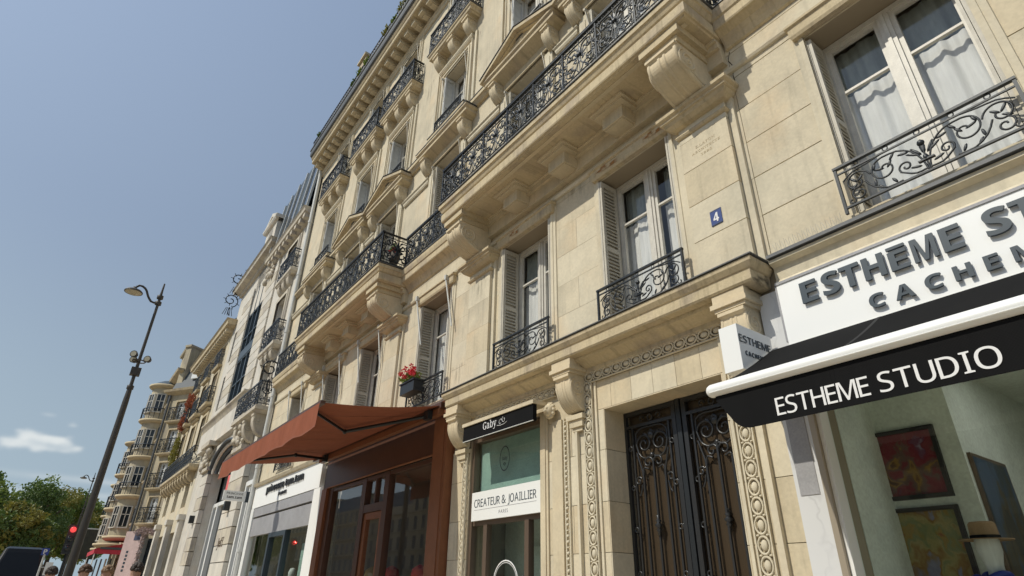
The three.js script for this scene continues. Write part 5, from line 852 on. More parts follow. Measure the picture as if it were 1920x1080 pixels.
// spiked iron scrolls that guard the ends of balconies
function spikedScroll(x, y, z, s, label) {
  const g = [], sp = spiral(0, 0, s, s * 0.2, -1.2, 2 * Math.PI + 1.8, 22); g.push(tube(sp, 0.028, false, 6, 40));
  for (let i = 0; i <= 14; i += 2) { const [a, b] = sp[i], l = Math.hypot(a, b); g.push(rod([a * 0.8, b * 0.8, 0], [a + a / l * s * 0.32, b + b / l * s * 0.32, 0], 0.018, 4)); }
  g.push(tube([[0.1 * s, -s, 0], [0, -s * 1.6, 0], [0.2 * s, -s * 2.2, 0]], 0.028), tube([[0.6 * s, s * 0.6, 0], [0.85 * s, s * 1.2, 0], [0.75 * s, s * 1.9, 0]], 0.026));
  for (let i = 0; i < 5; i++) g.push(rod([-0.6 * s + i * 0.3 * s, -s * 2.2, 0], [-0.3 * s + i * 0.15 * s, -s * 1.1, 0], 0.016, 4)); for (let i = 0; i < 4; i++) g.push(rod([0.55 * s, s * (0.9 + i * 0.28), 0], [1.05 * s, s * (0.95 + i * 0.3), 0], 0.016, 4));
  const o = solo('spiked_iron_scroll', join(g), M.iron, label, 'ironwork', 'spiked iron scrolls on the balcony ends'); o.position.set(x, y, z); o.rotation.y = Math.PI / 2; return o;
}
spikedScroll(-21.1, 8.5, 0.32, 0.38, 'black spiked iron spiral on the white balcony beside the drainpipe');
spikedScroll(-33.0, 17.1, 0.45, 0.42, 'upper spiked iron scroll on the roof edge against the sky');
spikedScroll(-33.4, 15.95, 0.5, 0.42, 'lower spiked iron scroll on the roof edge against the sky');
{
  const b = thing('cornice_house', 'cream stone house with a deep bracketed cornice and red creeper', 'building', [-37.7, 0, 0]);
  const L = -42.3, Rr = -32.92, xs = [-34.7, -37.6, -40.5], holes = xs.flatMap((x) => [[x - 0.6, x + 0.6, 7.85, 9.7], [x - 0.6, x + 0.6, 10.25, 11.95], [x - 0.6, x + 0.6, 12.4, 13.7], [x - 0.6, x + 0.6, 5.0, 6.4]]);
  part(b, 'wall', wallGeo(L, Rr, 4.6, 14.2, holes, 0, 0.35), M.stoneB);
  part(b, 'rear_block', join([bx(L, Rr, 0.1, 14.0, -9, -1.4), bx(L, L + 0.2, 0.1, 14, -1.4, -0.36), bx(Rr - 0.2, Rr, 0.1, 14, -1.4, -0.36), bx(L, Rr, 13.9, 14.0, -1.4, -0.36)]), M.room);
  part(b, 'ground_wall', wallGeo(L, Rr, 0.1, 4.6, [[-36.4, -33.6, 0, 3.9], [-40.0, -37.0, 0, 3.9]], 0, 0.35), M.stone);
  part(b, 'shop_glass', join([bx(-36.4, -33.6, 0.13, 3.9, -0.3, -0.28), bx(-40.0, -37.0, 0.13, 3.9, -0.3, -0.28)]), M.darkGlass);
  for (const x of [-33.3, -36.7, -40.3]) part(b, 'pier', join([bx(x - 0.28, x + 0.28, 0.13, 4.5, 0.002, 0.22), bx(x - 0.34, x + 0.34, 4.3, 4.55, 0.002, 0.3)]), M.white);
  for (const x of xs) { farWindow(b, x, 7.85, -0.25, 1.18, 1.83, { curtain: [[0, 1.1]], seed: 5 }); farWindow(b, x, 10.25, -0.25, 1.18, 1.68, {}); farWindow(b, x, 12.4, -0.25, 1.18, 1.28, {}); farWindow(b, x, 5.0, -0.25, 1.18, 1.38, {}); }
  for (const [x, y] of xs.flatMap((x) => [[x, 7.85, 9.7], [x, 10.25, 11.95]])) part(b, 'window_surround', join([surround([[0, 0.08], [0.12, 0.08], [0.2, 0.05], [0.21, 0]], x - 0.6, x + 0.6, y, y + 1.75), mould([[0, 0], [0.14, 0.04], [0.2, 0.12], [0, 0.16]].map(([d, q]) => [d, q + y + 1.95]), x - 0.7, x + 0.7)]), M.ledge);
  const lb = part(b, 'balcony', join([mould([[0, 6.62], [0.3, 6.64], [0.4, 6.7], [0.45, 6.75], [0.45, 6.88], [0, 6.9]], L + 0.6, Rr - 0.5)]), M.ledge); simpleRail(lb, L + 0.2, Rr - 0.1, 0.4, 6.9, 0.02); for (let x = L + 0.6; x < Rr - 0.3; x += 0.8) part(lb, 'console', keep('c3', () => consoleGeo(0.5, 0.38, 0.28, false)), M.ledge, [x, 6.13, 0]);
  for (const x of xs) { const bb = part(b, 'balcony', join([mould([[0, 9.98], [0.25, 10.0], [0.34, 10.08], [0.36, 10.2], [0, 10.22]], x - 0.55, x + 0.55)]), M.ledge); simpleRail(bb, x - 0.85, x + 0.85, 0.32, 10.22, 0.02); const c2 = part(b, 'balcony', join([mould([[0, 12.2], [0.2, 12.22], [0.24, 12.34], [0, 12.38]], x - 0.6, x + 0.6)]), M.ledge); simpleRail(c2, x - 0.75, x + 0.75, 0.2, 12.38, 0.02); }
  part(b, 'cornice', join([mould([[0, 13.85], [0.08, 13.9], [0.12, 14.1], [0.48, 14.2], [0.5, 14.4], [0.58, 14.5], [0, 14.52]], L, Rr, true, true)]), M.ledge); for (let x = L + 0.2; x < Rr; x += 0.45) part(b, 'modillion', keep('m3', () => join([bx(-0.11, 0.11, 0, 0.2, 0, 0.4)])), M.stoneC, [x, 13.95, 0]);
  part(b, 'roof', join([quads([[[L, 14.52, 0.3], [Rr, 14.52, 0.3], [Rr, 16.3, -1.2], [L, 16.3, -1.2]], [[L, 16.3, -1.2], [Rr, 16.3, -1.2], [Rr, 16.9, -8], [L, 16.9, -8]], [[Rr, 14, -8], [Rr, 14.52, 0.3], [Rr, 16.3, -1.2], [Rr, 16.9, -8]]])]), M.slate);
  for (const [x, y, n, m, l] of [[-39.9, 11.5, 360, M.leafRed, 'red'], [-40.6, 10.35, 320, M.leafRed, 'orange']]) { const t = thing('creeper', l + ' autumn creeper spilling over a balcony of the cream house', 'plant', [x, y - 0.8, 0.4]); const v = []; leafMass(v, n, x, y, 0.35, 0.55, 0.62, 0.26, 0.075, Math.round(y * 10), 0.1); part(t, 'foliage', join([quads(v)]), m); part(t, 'stem', tube([[x, y - 0.9, 0.25], [x + 0.1, y, 0.3], [x - 0.1, y + 0.6, 0.3]], 0.02), M.bark); }
  { const t = thing('hanging_plant', 'yellow green plant trailing down beside the red creeper', 'plant', [-41.6, 8.2, 0.3]); const v = []; leafMass(v, 420, -41.3, 8.75, 0.25, 0.4, 1.2, 0.25, 0.08, 66, 0.1); part(t, 'foliage', join([quads(v)]), M.leafC); part(t, 'stem', tube([[-41.3, 7.5, 0.15], [-41.3, 8.6, 0.2], [-41.3, 9.6, 0.2]], 0.02), M.bark); }
}
// pale house with white shutters, then the turreted corner houses
function paleHouse(name, label, L, Rr, H, xs, floors, o = {}) {
  const b = thing(name, label, 'building', o.at || [(L + Rr) / 2, 0, 0]), zf = o.z || 0, m = M.farStone; if (o.turn) { b.rotation.y = o.turn; b._b = [0, 0, 0]; }
  const ww = o.ww || 1.1, holes = xs.flatMap((x) => floors.map(([y0, y1]) => [x - ww / 2, x + ww / 2, y0, y1]));
  part(b, 'wall', wallGeo(L, Rr, 0.1, H, holes, zf, 0.35), m); part(b, 'rear_block', join([bx(L, Rr, 0.1, H, zf - 9, zf - 1.2), bx(L, L + 0.2, 0.1, H, zf - 1.2, zf - 0.36), bx(Rr - 0.2, Rr, 0.1, H, zf - 1.2, zf - 0.36)]), m);
  xs.forEach((x) => floors.forEach(([y0, y1], k) => {
    farWindow(b, x, y0, zf - 0.15, ww - 0.02, y1 - y0, { frame: M.whitePaint, curtain: [[0, ww - 0.1]], seed: 2 + k });
    const bb = part(b, 'balcony', join([mould([[0, y0 - 0.2], [0.22, y0 - 0.18], [0.3, y0 - 0.1], [0.32, y0 - 0.02], [0, y0]], x - 0.5, x + 0.5, true, true, zf)]), M.ledge); simpleRail(bb, x - 0.75, x + 0.75, zf + 0.27, y0, zf + 0.02, M.iron);
    part(b, 'window_surround', join([surround([[0, 0.06], [0.12, 0.06], [0.13, 0]], x - ww / 2, x + ww / 2, y0, y1, zf)]), M.ledge);
  }));
  part(b, 'cornice', join([mould([[0, H - 0.4], [0.1, H - 0.35], [0.35, H - 0.2], [0.4, H - 0.05], [0, H]], L, Rr, true, true, zf)]), M.ledge);
  return b;
}
{
  // the street turns here: this front looks a little back along the pavement
  const b = paleHouse('pale_house', 'pale house with white casement windows next to the cream cornice house', -3.0, 0, 13.4, [-1.75], [[4.9, 6.4], [6.95, 8.5], [9.1, 10.6], [11.2, 12.5]], { at: [-42.5, 0, -0.62], turn: 0.56, ww: 0.85 });
  part(b, 'roof', join([quads([[[-3, 13.4, 0.1], [0, 13.4, 0.1], [0, 16.4, -1.0], [-3, 16.4, -1.0]], [[-3, 16.4, -1], [0, 16.4, -1], [0, 16.8, -8], [-3, 16.8, -8]], [[0, 13.2, -8], [0, 13.4, 0.1], [0, 16.4, -1], [0, 16.8, -8]]])]), M.slate);
  part(b, 'chimney_wall', join([bx(-0.5, 0.02, 13.0, 17.4, -2.6, -0.3), bx(-0.56, 0.08, 17.4, 17.55, -2.7, -0.2)]), M.farStone);
  part(b, 'chimney_wall', join([bx(-3.0, -2.5, 13.4, 16.6, -2.0, -0.1), bx(-3.05, -2.45, 16.6, 16.75, -2.1, 0.0)]), M.farStone);
  for (const z of [-0.8, -1.5, -2.2]) part(b, 'chimney_pot', at(lathe([[0.12, 0], [0.1, 0.45], [0.13, 0.5]], 8), -0.25, 17.55, z), M.brown);
  part(b, 'skylight', join([bx(-1.6, -1.0, 14.1, 15.0, -0.5, 0.0)]), M.whitePaint);
  part(b, 'downpipe', join([rod([-2.9, 0.1, 0.12], [-2.9, 13.0, 0.12], 0.08)]), M.lead);
  const c = paleHouse('turret_house', 'tall corner house with a stack of rounded bow windows', -51.5, -45.05, 15.0, [-46.3], [[5.0, 6.6], [7.6, 9.3], [10.3, 11.9], [12.7, 14.0]], { z: 0.7, ww: 0.8 });
  function bow(b, x, z, r, y0, floors, h, top) {
    const n = 10, pr = []; const bw = part(b, 'bow_window', at(lathe([[r, 0], [r, floors * h]], 20), x, y0, z), M.farStone);
    for (let k = 0; k <= floors; k++) part(bw, 'bow_ledge', at(lathe([[r, -0.18], [r + 0.18, -0.1], [r + 0.28, -0.02], [r + 0.28, 0.1], [r, 0.14]], 20), x, y0 + k * h, z), M.ledge);
    for (let k = 0; k < floors; k++) for (let i = 0; i < 4; i++) { const a = -0.3 + i * 0.75; const w = part(bw, 'window', join([bx(-0.24, 0.24, 0.7, h - 0.65, -0.05, 0.03)]), M.darkGlass, [x + r * Math.sin(a), y0 + k * h, z + r * Math.cos(a)]); w.rotation.y = a; part(w, 'frame', keep('bwf' + h, () => join([bx(-0.3, -0.24, 0.64, h - 0.6, -0.05, 0.06), bx(0.24, 0.3, 0.64, h - 0.6, -0.05, 0.06), bx(-0.02, 0.02, 0.7, h - 0.65, 0.03, 0.05), bx(-0.24, 0.24, h - 0.65, h - 0.6, -0.05, 0.06), bx(-0.3, 0.3, 0.58, 0.64, -0.05, 0.1), bx(-0.24, 0.24, h * 0.55, h * 0.55 + 0.04, 0.03, 0.05)])), M.frame); }
    for (let k = 1; k < floors; k++) { const g = []; for (let i = 0; i < 22; i++) { const a = i / 22 * 6.283; g.push(rod([x + (r + 0.22) * Math.sin(a), y0 + k * h + 0.1, z + (r + 0.22) * Math.cos(a)], [x + (r + 0.22) * Math.sin(a), y0 + k * h + 0.85, z + (r + 0.22) * Math.cos(a)], 0.02, 4)); } g.push(clean(new THREE.TorusGeometry(r + 0.22, 0.035, 5, 24).rotateX(Math.PI / 2).translate(x, y0 + k * h + 0.87, z))); part(bw, 'bow_railing', join(g), M.ironBlue); }
    part(bw, 'dome', at(lathe([[r + 0.1, 0], [r * 0.9, 0.18], [r * 0.5, 0.4], [0.001, 0.5]], 18), x, y0 + floors * h + 0.13, z), top);
  }
  part(c, 'gable', join([bx(-47.4, -45.3, 15.0, 16.4, -2, 0.75), mould([[0, 16.4], [0.15, 16.48], [0.2, 16.62], [0, 16.65]], -47.4, -45.3, true, true, 0.75)]), M.farStone);
  part(c, 'roof', join([quads([[[-51.5, 15, 0.7], [-45.05, 15, 0.7], [-45.05, 16.4, -2], [-51.5, 16.4, -2]]])]), M.slate);
  bow(c, -48.9, 0.95, 0.95, 4.2, 4, 2.55, M.zinc);
  const d = paleHouse('round_bay_house', 'lower far house with rounded balconies stepping down beside the trees', -58.5, -51.6, 11.4, [-52.5], [[4.8, 6.3], [7.2, 8.7], [9.4, 10.7]], { z: 0.75, ww: 0.8 });
  part(d, 'roof', join([quads([[[-58.5, 11.4, 0.7], [-51.6, 11.4, 0.7], [-51.6, 13.2, -2], [-58.5, 13.2, -2]]])]), M.slate);
  bow(d, -54.6, 1.05, 0.95, 4.0, 3, 2.4, M.slate); bow(d, -57.5, 0.95, 0.95, 3.8, 2, 2.3, M.slate);
}
// pink boutique, garland and café awning under the pale house
{
  const p = thing('pink_boutique', 'pale pink boutique front with dark vertical lettering and a dried flower garland', 'shop front', [-42.5, 0, -0.62]); p.rotation.y = 0.56; p._b = [0, 0, 0];
  part(p, 'pink_panel', join([bx(-2.95, -1.55, 0.13, 4.4, 0.04, 0.3)]), M.pinkPaint); part(p, 'grey_post', join([bx(-1.5, -1.25, 0.13, 4.0, 0.04, 0.3)]), M.greyPanel); part(p, 'green_post', join([bx(-0.5, -0.25, 0.13, 4.2, 0.04, 0.32)]), M.tealBlind); part(p, 'dark_window', join([bx(-1.25, -0.5, 0.13, 4.0, 0.02, 0.05)]), M.darkGlass);
  part(p, 'navy_square', join([bx(-2.15, -1.65, 3.9, 4.35, 0.3, 0.32)]), M.blueDark);
  for (let i = 0; i < 6; i++) part(p, 'letter_mark', join([bx(-2.5, -2.33, 2.2 + i * 0.2, 2.32 + i * 0.2, 0.3, 0.31)]), M.letterSlate);
  const v = []; for (let i = 0; i < 8; i++) leafMass(v, 70, -1.9 + i * 0.22, 4.4 - Math.abs(i - 2) * 0.02, 0.45, 0.22, 0.26, 0.18, 0.05, 300 + i, 0.1); for (let i = 0; i < 6; i++) leafMass(v, 60, -1.3, 4.1 - i * 0.3, 0.4, 0.2, 0.22, 0.16, 0.05, 330 + i, 0.1); part(p, 'flower_garland', join([quads(v)]), M.dryFlower);
  const a = thing('red_awning', 'red café awning with a striped front far down the street', 'awning', [-50, 3.4, 1]);
  part(a, 'canopy', join([quads([[[-53, 3.45, 2.45], [-46.6, 3.45, 2.45], [-46.6, 3.85, 0.75], [-53, 3.85, 0.75]], [[-46.6, 3.4, 2.45], [-46.6, 3.42, 0.75], [-46.6, 3.85, 0.75], [-46.6, 3.46, 2.45]]])]), M.redCloth);
  part(a, 'valance', join([bx(-53, -46.6, 3.17, 3.42, 2.45, 2.47), bx(-46.6, -46.56, 3.17, 3.41, 0.75, 2.45)]), M.redBright);
  part(a, 'end_panel', join([bx(-46.58, -46.55, 3.44, 3.56, 0.8, 2.2)]), M.slate);
  for (const x of [-46.7, -52.9]) part(a, 'post', join([rod([x, 0.13, 2.4], [x, 3.17, 2.4], 0.03)]), M.whitePaint);
  for (let i = 0; i < 6; i++) part(a, 'screen_panel', join([bx(-47.6 - i * 0.9, -46.95 - i * 0.9, 0.13, 3.0, 0.85 + i * 0.2, 0.9 + i * 0.2)]), [M.stoneB, M.brownDark, M.slate][i % 3]);
}
{
  const h = thing('hoarding_board', 'tall dark grey advertising board standing behind the lamp post', 'board', [-57, 0.13, 2]);
  part(h, 'panel', join([bx(-60.1, -60, 3.2, 5.35, 1.5, 2.7)]), M.boardDark); part(h, 'border', join([bx(-60.12, -59.98, 5.35, 5.43, 1.4, 2.75)]), M.whitePaint); part(h, 'post', join([rod([-60.05, 0.1, 2], [-60.05, 3.2, 2], 0.1)]), M.iron);
}

// ---------- street furniture ----------
function streetLamp(name, label, x, z, h, extras) {
  const k = h / 9.7, t = thing(name, label, 'street lamp', [x, 0.13, z]);
  part(t, 'post', at(lathe([[0.15, 0], [0.15, 0.9], [0.11, 1.0], [0.1, 1.1], [0.075, 5.9 * k], [0.06, 6.3 * k], [0.045, 6.4 * k], [0.036, 9.2 * k], [0.03, 9.3 * k], [0.022, 9.56 * k], [0.001, 9.57 * k]], 14), x, 0.13, z), M.postIron);
  for (const y of [6.3, 6.75, 8.9, 9.1]) part(t, 'collar', keep('collar', () => lathe([[0.05, -0.06], [0.085, -0.05], [0.085, 0.05], [0.05, 0.06]], 12)), M.postIron, [x, 0.13 + y * k, z]);
  part(t, 'arm', join([tube([[x, 9.05 * k, z + 0.03], [x, 9.02 * k, z + 0.16], [x, 9.17 * k, z + 0.3], [x, 9.38 * k, z + 0.42], [x, 9.45 * k, z + 0.58], [x, 9.38 * k, z + 0.66]], 0.032, false, 7)]), M.postIron);
  const hd = part(t, 'lamp_head', at(lathe([[0.001, 0.17], [0.05, 0.16], [0.06, 0.1], [0.2, 0.05], [0.24, 0.01], [0.24, -0.02], [0.22, -0.02]], 22), x, 9.2 * k, z + 0.69), M.postIron);
  part(hd, 'diffuser', at(lathe([[0.22, -0.02], [0.16, -0.055], [0.001, -0.07]], 22), x, 9.2 * k, z + 0.69), M.lampGlass);
  if (extras) {
    for (const [dx, dz, dy] of [[0.1, 0.16, 0.0], [0.05, -0.2, -0.06], [-0.1, 0.12, -0.1]]) { const s = part(t, 'spotlight', new THREE.CylinderGeometry(0.1, 0.075, 0.12, 14).rotateX(Math.PI / 2).rotateY(1.1), M.postIron, [x + dx, 7.34 + dy, z + dz]); clean(s.geometry); part(s, 'lens', clean(new THREE.CircleGeometry(0.075, 14)), M.lampGlass, [0.064, 0, 0.033]).rotation.y = 1.1; }
    part(t, 'bracket', join([clean(new THREE.TorusGeometry(0.16, 0.018, 6, 16).rotateX(Math.PI / 2).translate(x, 7.2, z)), rod([x, 7.2, z], [x + 0.1, 7.2, z + 0.16], 0.02), bx(x - 0.09, x + 0.09, 6.78, 7.0, z - 0.12, z + 0.12)]), M.postIron);
  }
  return t;
}
streetLamp('street_lamp', 'tall dark street lamp with one curved arm and clustered spotlights', -18.9, 4.35, 9.7, true);
streetLamp('street_lamp', 'distant thin street lamp partly behind the near lamp post', -60, 3.35, 9.6, false);
{
  const t = thing('traffic_light', 'black traffic light showing red beside the lamp post', 'traffic light', [-30, 0.13, 4.27]);
  part(t, 'pole', join([rod([-30, 0.13, 4.22], [-30, 2.6, 4.22], 0.06)]), M.iron); part(t, 'housing', join([bx(-30.14, -29.9, 2.55, 3.6, 4.14, 4.42)]), M.iron);
  part(t, 'red_lens', join([new THREE.SphereGeometry(0.105, 14, 10).scale(0.5, 1, 1).translate(-29.89, 3.42, 4.28)]), M.redLamp); for (const y of [3.08, 2.75]) part(t, 'dark_lens', join([new THREE.SphereGeometry(0.1, 12, 8).scale(0.5, 1, 1).translate(-29.89, y, 4.28)]), M.darkGlass);
  part(t, 'visor', join([3.42, 3.08, 2.75].map((y) => tube([[-29.8, y, 4.17], [-29.8, y + 0.11, 4.2], [-29.8, y + 0.13, 4.28], [-29.8, y + 0.11, 4.36], [-29.8, y, 4.39]], 0.012))), M.iron);
  const l = new THREE.PointLight(new THREE.Color(1, 0.05, 0.04), 0.12, 6); l.position.set(-29.7, 3.42, 4.28); l.castShadow = true; t.add(l); l.position.sub(t.position);
  const p = thing('parking_sign', 'small blue square parking sign on a thin pole beside the dark van', 'sign', [-22, 0.13, 4.9]);
  part(p, 'pole', join([rod([-22.0, 0.13, 4.93], [-22.0, 2.28, 4.93], 0.025)]), M.shutterWhite); part(p, 'plate', join([bx(-22.0, -21.985, 2.25, 2.43, 4.85, 5.02)]), M.blueSign);
  const c = part(p, 'letter', words('P', -0.04, 0.04, 0.03, 0.12, 0.004), M.letterWhite, [-21.984, 2.25, 4.935]); c.rotation.y = Math.PI / 2;
  part(p, 'info_panel', join([bx(-22.0, -21.98, 1.75, 2.08, 4.66, 4.83)]), M.whitePaint); part(p, 'info_arm', join([rod([-22.0, 1.95, 4.93], [-22.0, 1.95, 4.75], 0.012)]), M.shutterWhite);
}
// dark van seen from the front
{
  const v = thing('dark_van', 'dark parked van with a wide black windscreen at the picture corner', 'van', [-32, 0, 5.7]);
  const body = (() => { const prof = [[-34.6, 0.35], [-34.6, 2.35], [-34.3, 2.62], [-30.6, 2.66], [-30.35, 2.6], [-29.85, 1.62], [-29.15, 1.35], [-28.95, 1.0], [-28.95, 0.35]]; const sh = new THREE.Shape(prof.map((p) => new THREE.Vector2(...p))); const g = new THREE.ExtrudeGeometry(sh, { depth: 1.36, bevelEnabled: true, bevelSize: 0.1, bevelThickness: 0.16, bevelSegments: 3 }); g.translate(0, 0, 4.88); const q = g.attributes.position; for (let i = 0; i < q.count; i++) { const y = q.getY(i), k = 1 - 0.27 * Math.max(0, y - 1.6); q.setZ(i, 5.56 + (q.getZ(i) - 5.56) * k); } g.computeVertexNormals(); return join([g]); })();
  part(v, 'body', body, M.vanPaint);
  part(v, 'windscreen', join([quads([[[-29.78, 1.74, 4.9], [-29.78, 1.74, 6.22], [-30.2, 2.55, 6.05], [-30.2, 2.55, 5.07]].map(([x, y, z]) => [x + 0.1, y, z]).reverse()])]), M.vanGlass);
  for (const z of [4.95, 6.2]) part(v, 'headlight', join([new THREE.SphereGeometry(0.14, 12, 8).scale(0.5, 0.8, 1).translate(-28.86, 0.95, z)]), M.lampGlass);
  part(v, 'bumper', join([bx(-28.9, -28.78, 0.3, 0.6, 4.85, 6.3)]), M.iron); part(v, 'grille', join([bx(-28.84, -28.8, 0.7, 0.9, 5.2, 5.95)]), M.iron);
  for (const z of [4.72, 6.45]) part(v, 'wing_mirror', join([bx(-29.95, -29.75, 1.55, 1.85, z - 0.1, z + 0.1)]), M.iron);
  for (const [x, z] of [[-29.8, 4.88], [-33.6, 4.88], [-29.8, 6.25], [-33.6, 6.25]]) { const w = part(v, 'wheel', at(clean(new THREE.TorusGeometry(0.25, 0.09, 8, 20)), x, 0.34, z), M.iron); part(w, 'rim', at(clean(new THREE.CylinderGeometry(0.19, 0.19, 0.1, 16).rotateX(Math.PI / 2)), x, 0.34, z), M.shutterWhite); }
}
// ---------- trees at the end of the street ----------
function tree(label, x, z, h, r, seed, mats) {
  const t = thing('street_tree', label, 'tree', [x, 0.1, z], 'trees at the end of the street'), g = rng(seed), th = h * 0.36;
  const limbs = [at(lathe([[0.32, 0], [0.24, 0.5], [0.2, th * 0.6], [0.14, th], [0.08, h * 0.7]], 10), x, 0.1, z)]; const A = [];
  for (let i = 0; i < 9; i++) { const a = i * 2.4 + g(), y = th + g() * h * 0.25, e = [x + Math.cos(a) * r * 0.7, y + h * 0.22 + g() * h * 0.12, z + Math.sin(a) * r * 0.7]; limbs.push(tube([[x, y - 0.4, z], [x + (e[0] - x) * 0.4, y + (e[1] - y) * 0.55, z + (e[2] - z) * 0.4], e], 0.07, false, 5, 5)); }
  part(t, 'trunk', join(limbs), M.bark);
  const lists = mats.map(() => []);
  for (let i = 0; i < 46; i++) { const a = g() * 6.283, c = 2 * g() - 0.85, e = Math.sqrt(Math.max(0, 1 - c * c * 0.8)), k = 0.45 + 0.55 * Math.sqrt(g()); const cx = x + r * 0.78 * k * e * Math.cos(a), cy = h * 0.66 + h * 0.32 * k * c, cz = z + r * 0.78 * k * e * Math.sin(a), s = r * (0.2 + 0.16 * g()); leafMass(lists[Math.floor(g() * mats.length)], 330, cx, cy, cz, s * 1.2, s * 0.85, s * 1.2, 0.125, seed * 50 + i, 0.25); }
  lists.forEach((l, i) => l.length && part(t, 'crown', join([quads(l)]), mats[i]));
}
const GM = [M.leafA, M.leafB, M.leafA];
tree('large dark green tree cut by the picture edge beside the van', -66, 10.4, 9.4, 4.2, 1, [M.leafA, M.leafA, M.leafB]);
tree('broad green street tree next to the largest one', -76, 6.9, 10.2, 3.8, 2, GM);
tree('green tree with a yellowing lower crown behind the lamp post', -82, 4.4, 10.2, 3.6, 3, [M.leafB, M.leafA, M.leafC]);
tree('light green tree rising just beside the far round bay house', -88, 2.2, 10.0, 3.4, 4, [M.leafB, M.leafB, M.leafC]);
tree('dark tree in the back row between the other crowns', -105, 9.5, 11, 5, 5, GM);
tree('wide far tree closing the end of the street', -112, 4.0, 11.5, 5.5, 6, GM);
tree('low bushy tree behind the parking sign', -58, 7.4, 6.4, 2.7, 7, [M.leafB, M.leafC, M.leafA]);
// ---------- people on the pavement ----------
function person(label, x, z, h, turn, top, hair, legs, bag) {
  const k = h / 1.75, t = thing('person', label, 'person', [x, 0.13, z]); const N = 72, mc = new MarchingCubes(N, new THREE.MeshBasicMaterial(), false, false, 90000); mc.isolation = 0;
  const J = [[[0, 0.93, 0], [0, 1.15, 0], 0.15, 0.135], [[0, 1.15, 0], [0, 1.4, 0], 0.135, 0.15], [[-0.16, 1.4, 0], [0.16, 1.4, 0], 0.075, 0.075], [[0, 1.42, 0], [0, 1.55, 0.01], 0.055, 0.052], [[0, 1.6, 0.015], [0, 1.66, 0.01], 0.088, 0.092], [[0, 1.57, 0.06], [0, 1.6, 0.07], 0.05, 0.05],
    [[-0.19, 1.4, 0], [-0.24, 1.12, -0.03], 0.052, 0.042], [[-0.24, 1.12, -0.03], [-0.22, 0.86, 0.06], 0.042, 0.03], [[0.19, 1.4, 0], [0.24, 1.12, 0.02], 0.052, 0.042], [[0.24, 1.12, 0.02], [0.23, 0.87, 0.1], 0.042, 0.03], [[-0.22, 0.86, 0.06], [-0.22, 0.78, 0.08], 0.035, 0.022], [[0.23, 0.87, 0.1], [0.23, 0.79, 0.12], 0.035, 0.022],
    [[-0.09, 0.92, 0], [-0.1, 0.5, 0.1], 0.09, 0.062], [[-0.1, 0.5, 0.1], [-0.1, 0.09, 0.02], 0.062, 0.042], [[0.09, 0.92, 0], [0.1, 0.5, -0.02], 0.09, 0.062], [[0.1, 0.5, -0.02], [0.1, 0.1, -0.22], 0.062, 0.042], [[-0.1, 0.05, 0.0], [-0.1, 0.04, 0.16], 0.045, 0.035], [[0.1, 0.06, -0.24], [0.1, 0.04, -0.09], 0.045, 0.035]];
  const S = 1.84, half = S / 2, dist = (p, [a, b, ra, rb]) => { const ab = [b[0] - a[0], b[1] - a[1], b[2] - a[2]], ap = [p[0] - a[0], p[1] - a[1], p[2] - a[2]], l = ab[0] ** 2 + ab[1] ** 2 + ab[2] ** 2, t = clamp((ap[0] * ab[0] + ap[1] * ab[1] + ap[2] * ab[2]) / l); return Math.hypot(ap[0] - ab[0] * t, ap[1] - ab[1] * t, ap[2] - ab[2] * t) - (ra + (rb - ra) * t); };
  for (let iz = 0; iz < N; iz++) for (let iy = 0; iy < N; iy++) for (let ix = 0; ix < N; ix++) {
    const p = [(ix / N * 2 - 1) * half, (iy / N * 2 - 1) * half + 0.9, (iz / N * 2 - 1) * half]; let d = 9; if (Math.abs(p[0]) < 0.4 && Math.abs(p[2]) < 0.45) for (const j of J) { const e = dist(p, j), hh = Math.max(0.03 - Math.abs(d - e), 0) / 0.03; d = Math.min(d, e) - hh * hh * 0.03 / 4; } mc.field[ix + iy * N + iz * N * N] = -d;
  }
  mc.update(); const n = mc.count, g = new THREE.BufferGeometry(); g.setAttribute('position', new THREE.BufferAttribute(mc.positionArray.slice(0, n * 3), 3)); g.scale(half, half, half).translate(0, 0.9, 0); g.computeVertexNormals();
  const pos = g.attributes.position, c = new Float32Array(n * 3), skin = [0.46, 0.29, 0.21]; for (let i = 0; i < n; i++) { const y = pos.getY(i), x = Math.abs(pos.getX(i)); const w = y > 1.47 ? skin : y < 0.1 ? [0.05, 0.04, 0.04] : y < 0.95 && x < 0.2 ? legs : y < 0.9 ? skin : top; c.set(w, i * 3); } g.setAttribute('color', new THREE.BufferAttribute(c, 3));
  const body = shade(new THREE.Mesh(g, std([1, 1, 1], { vertexColors: true, roughness: 0.8 }))); body.name = 'body'; body.scale.setScalar(k); body.rotation.y = turn; t.add(body);
  const hg = []; const r = rng(Math.round(x * 10)); for (let i = 0; i < 70; i++) { const a = r() * 6.283, b = r() * 1.75; hg.push(ball(0.088 * Math.sin(b) * Math.cos(a), 1.655 + 0.1 * Math.cos(b), -0.015 + 0.098 * Math.sin(b) * Math.sin(a) * (Math.sin(a) > 0.2 ? 0.55 : 1), 0.036, 1, 1, 1, 5)); }
  const hr = shade(new THREE.Mesh(join(hg), hair)); hr.name = 'hair'; hr.scale.setScalar(k); hr.rotation.y = turn; t.add(hr);
  return t;
}
person('person with short dark hair in a dark top walking near the pink boutique', -14.2, 3.45, 1.80, -1.5, [0.03, 0.03, 0.035], M.hairDark, [0.05, 0.06, 0.1]);
person('person in a red top standing by the lamp post foot', -15.2, 4.22, 1.76, -1.3, [0.4, 0.05, 0.06], M.hairBrown, [0.06, 0.06, 0.08]);
person('person in a lilac top with light brown hair under the red awning', -16.4, 3.75, 1.78, -1.8, [0.35, 0.22, 0.38], M.hairLight, [0.3, 0.28, 0.25]);
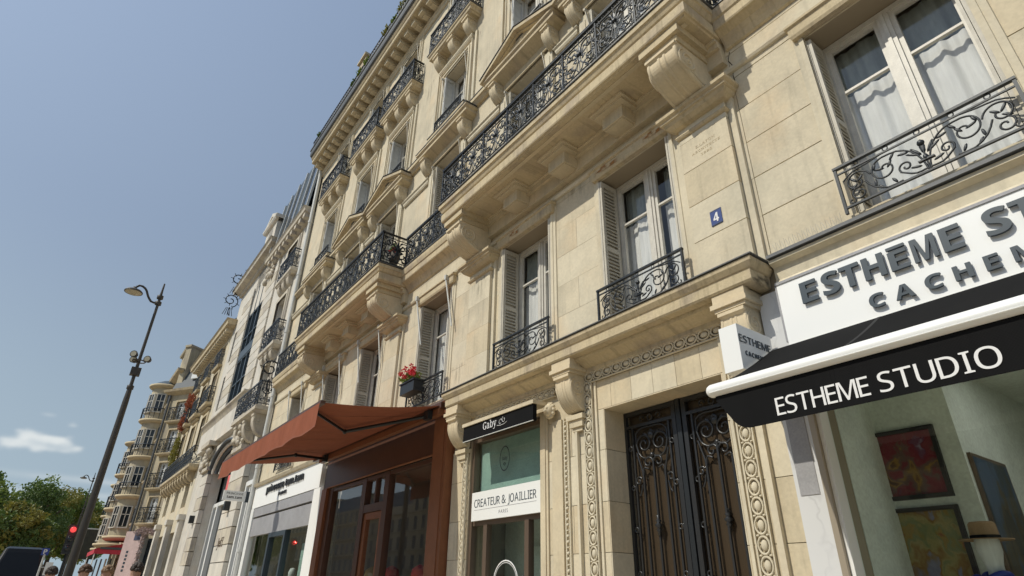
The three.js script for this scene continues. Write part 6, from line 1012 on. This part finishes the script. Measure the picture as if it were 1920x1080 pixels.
person('person in a dark blue jacket beside the parking sign', -17.0, 4.72, 1.74, -1.5, [0.05, 0.05, 0.12], M.hairDark, [0.08, 0.08, 0.09]);

// ---------- the far side of the avenue, mirrored in the shop windows ----------
{
  const mats = [M.farStone, M.stoneC, M.stone];
  const tint = ['light stone', 'cream', 'grey stone', 'pale', 'tall cream', 'sandy', 'plain stone', 'wide cream', 'corner'], awn = [M.ochreAwn, M.plum, M.blackCloth, M.redCloth, M.ochreAwn, M.blackCloth, M.plum, M.ochreAwn, M.redCloth], an = ['yellow', 'plum', 'black', 'red', 'mustard', 'dark', 'purple', 'golden', 'crimson'];
  const names = tint.map((t, i) => [`${t} apartment block across the avenue with ${an[i]} shop awnings`, 18 - (i + 1) * 23.5, 18 - i * 23.5 - 0.1, 15.2 + (i * 37 % 5) * 0.6, awn[i]]);
  names.forEach(([label, L, Rr, H, aw], i) => {
    const b = thing('apartment_block', label, 'building', [(L + Rr) / 2, 0.13, 46]);
    part(b, 'wall', join([bx(L, Rr, 0.1, H, 46, 56)]), mats[i % 3]); part(b, 'roof', join([quads([[[L, H, 46.2], [Rr, H, 46.2], [Rr, H + 3.2, 48], [L, H + 3.2, 48]], [[L, H + 3.2, 48], [Rr, H + 3.2, 48], [Rr, H + 3.4, 56], [L, H + 3.4, 56]]])]), M.zinc);
    for (let x = L + 1.6; x < Rr - 1; x += 2.9) for (let y = 4.6; y < H - 2.2; y += 3.1) part(b, 'window', keep('ow', () => join([bx(-0.55, 0.55, 0, 2.1, -0.03, 0.05)])), M.darkGlass, [x, y, 45.98]);
    for (let y = 4.3; y < H; y += 3.1) part(b, 'string_course', join([bx(L, Rr, y, y + 0.18, 45.6, 46)]), mats[(i + 1) % 3]);
    for (let x = L + 1.2; x < Rr - 4; x += 5.4) { part(b, 'shop_window', join([bx(x, x + 4.2, 0.3, 3.4, 45.95, 46.02)]), M.darkGlass); part(b, 'shop_awning', join([quads([[[x, 3.6, 45.9], [x + 4.2, 3.6, 45.9], [x + 4.2, 2.9, 44.6], [x, 2.9, 44.6]], [[x, 2.9, 44.6], [x + 4.2, 2.9, 44.6], [x + 4.2, 2.55, 44.6], [x, 2.55, 44.6]]])]), aw); }
  });
}

renderer.render(scene, camera);
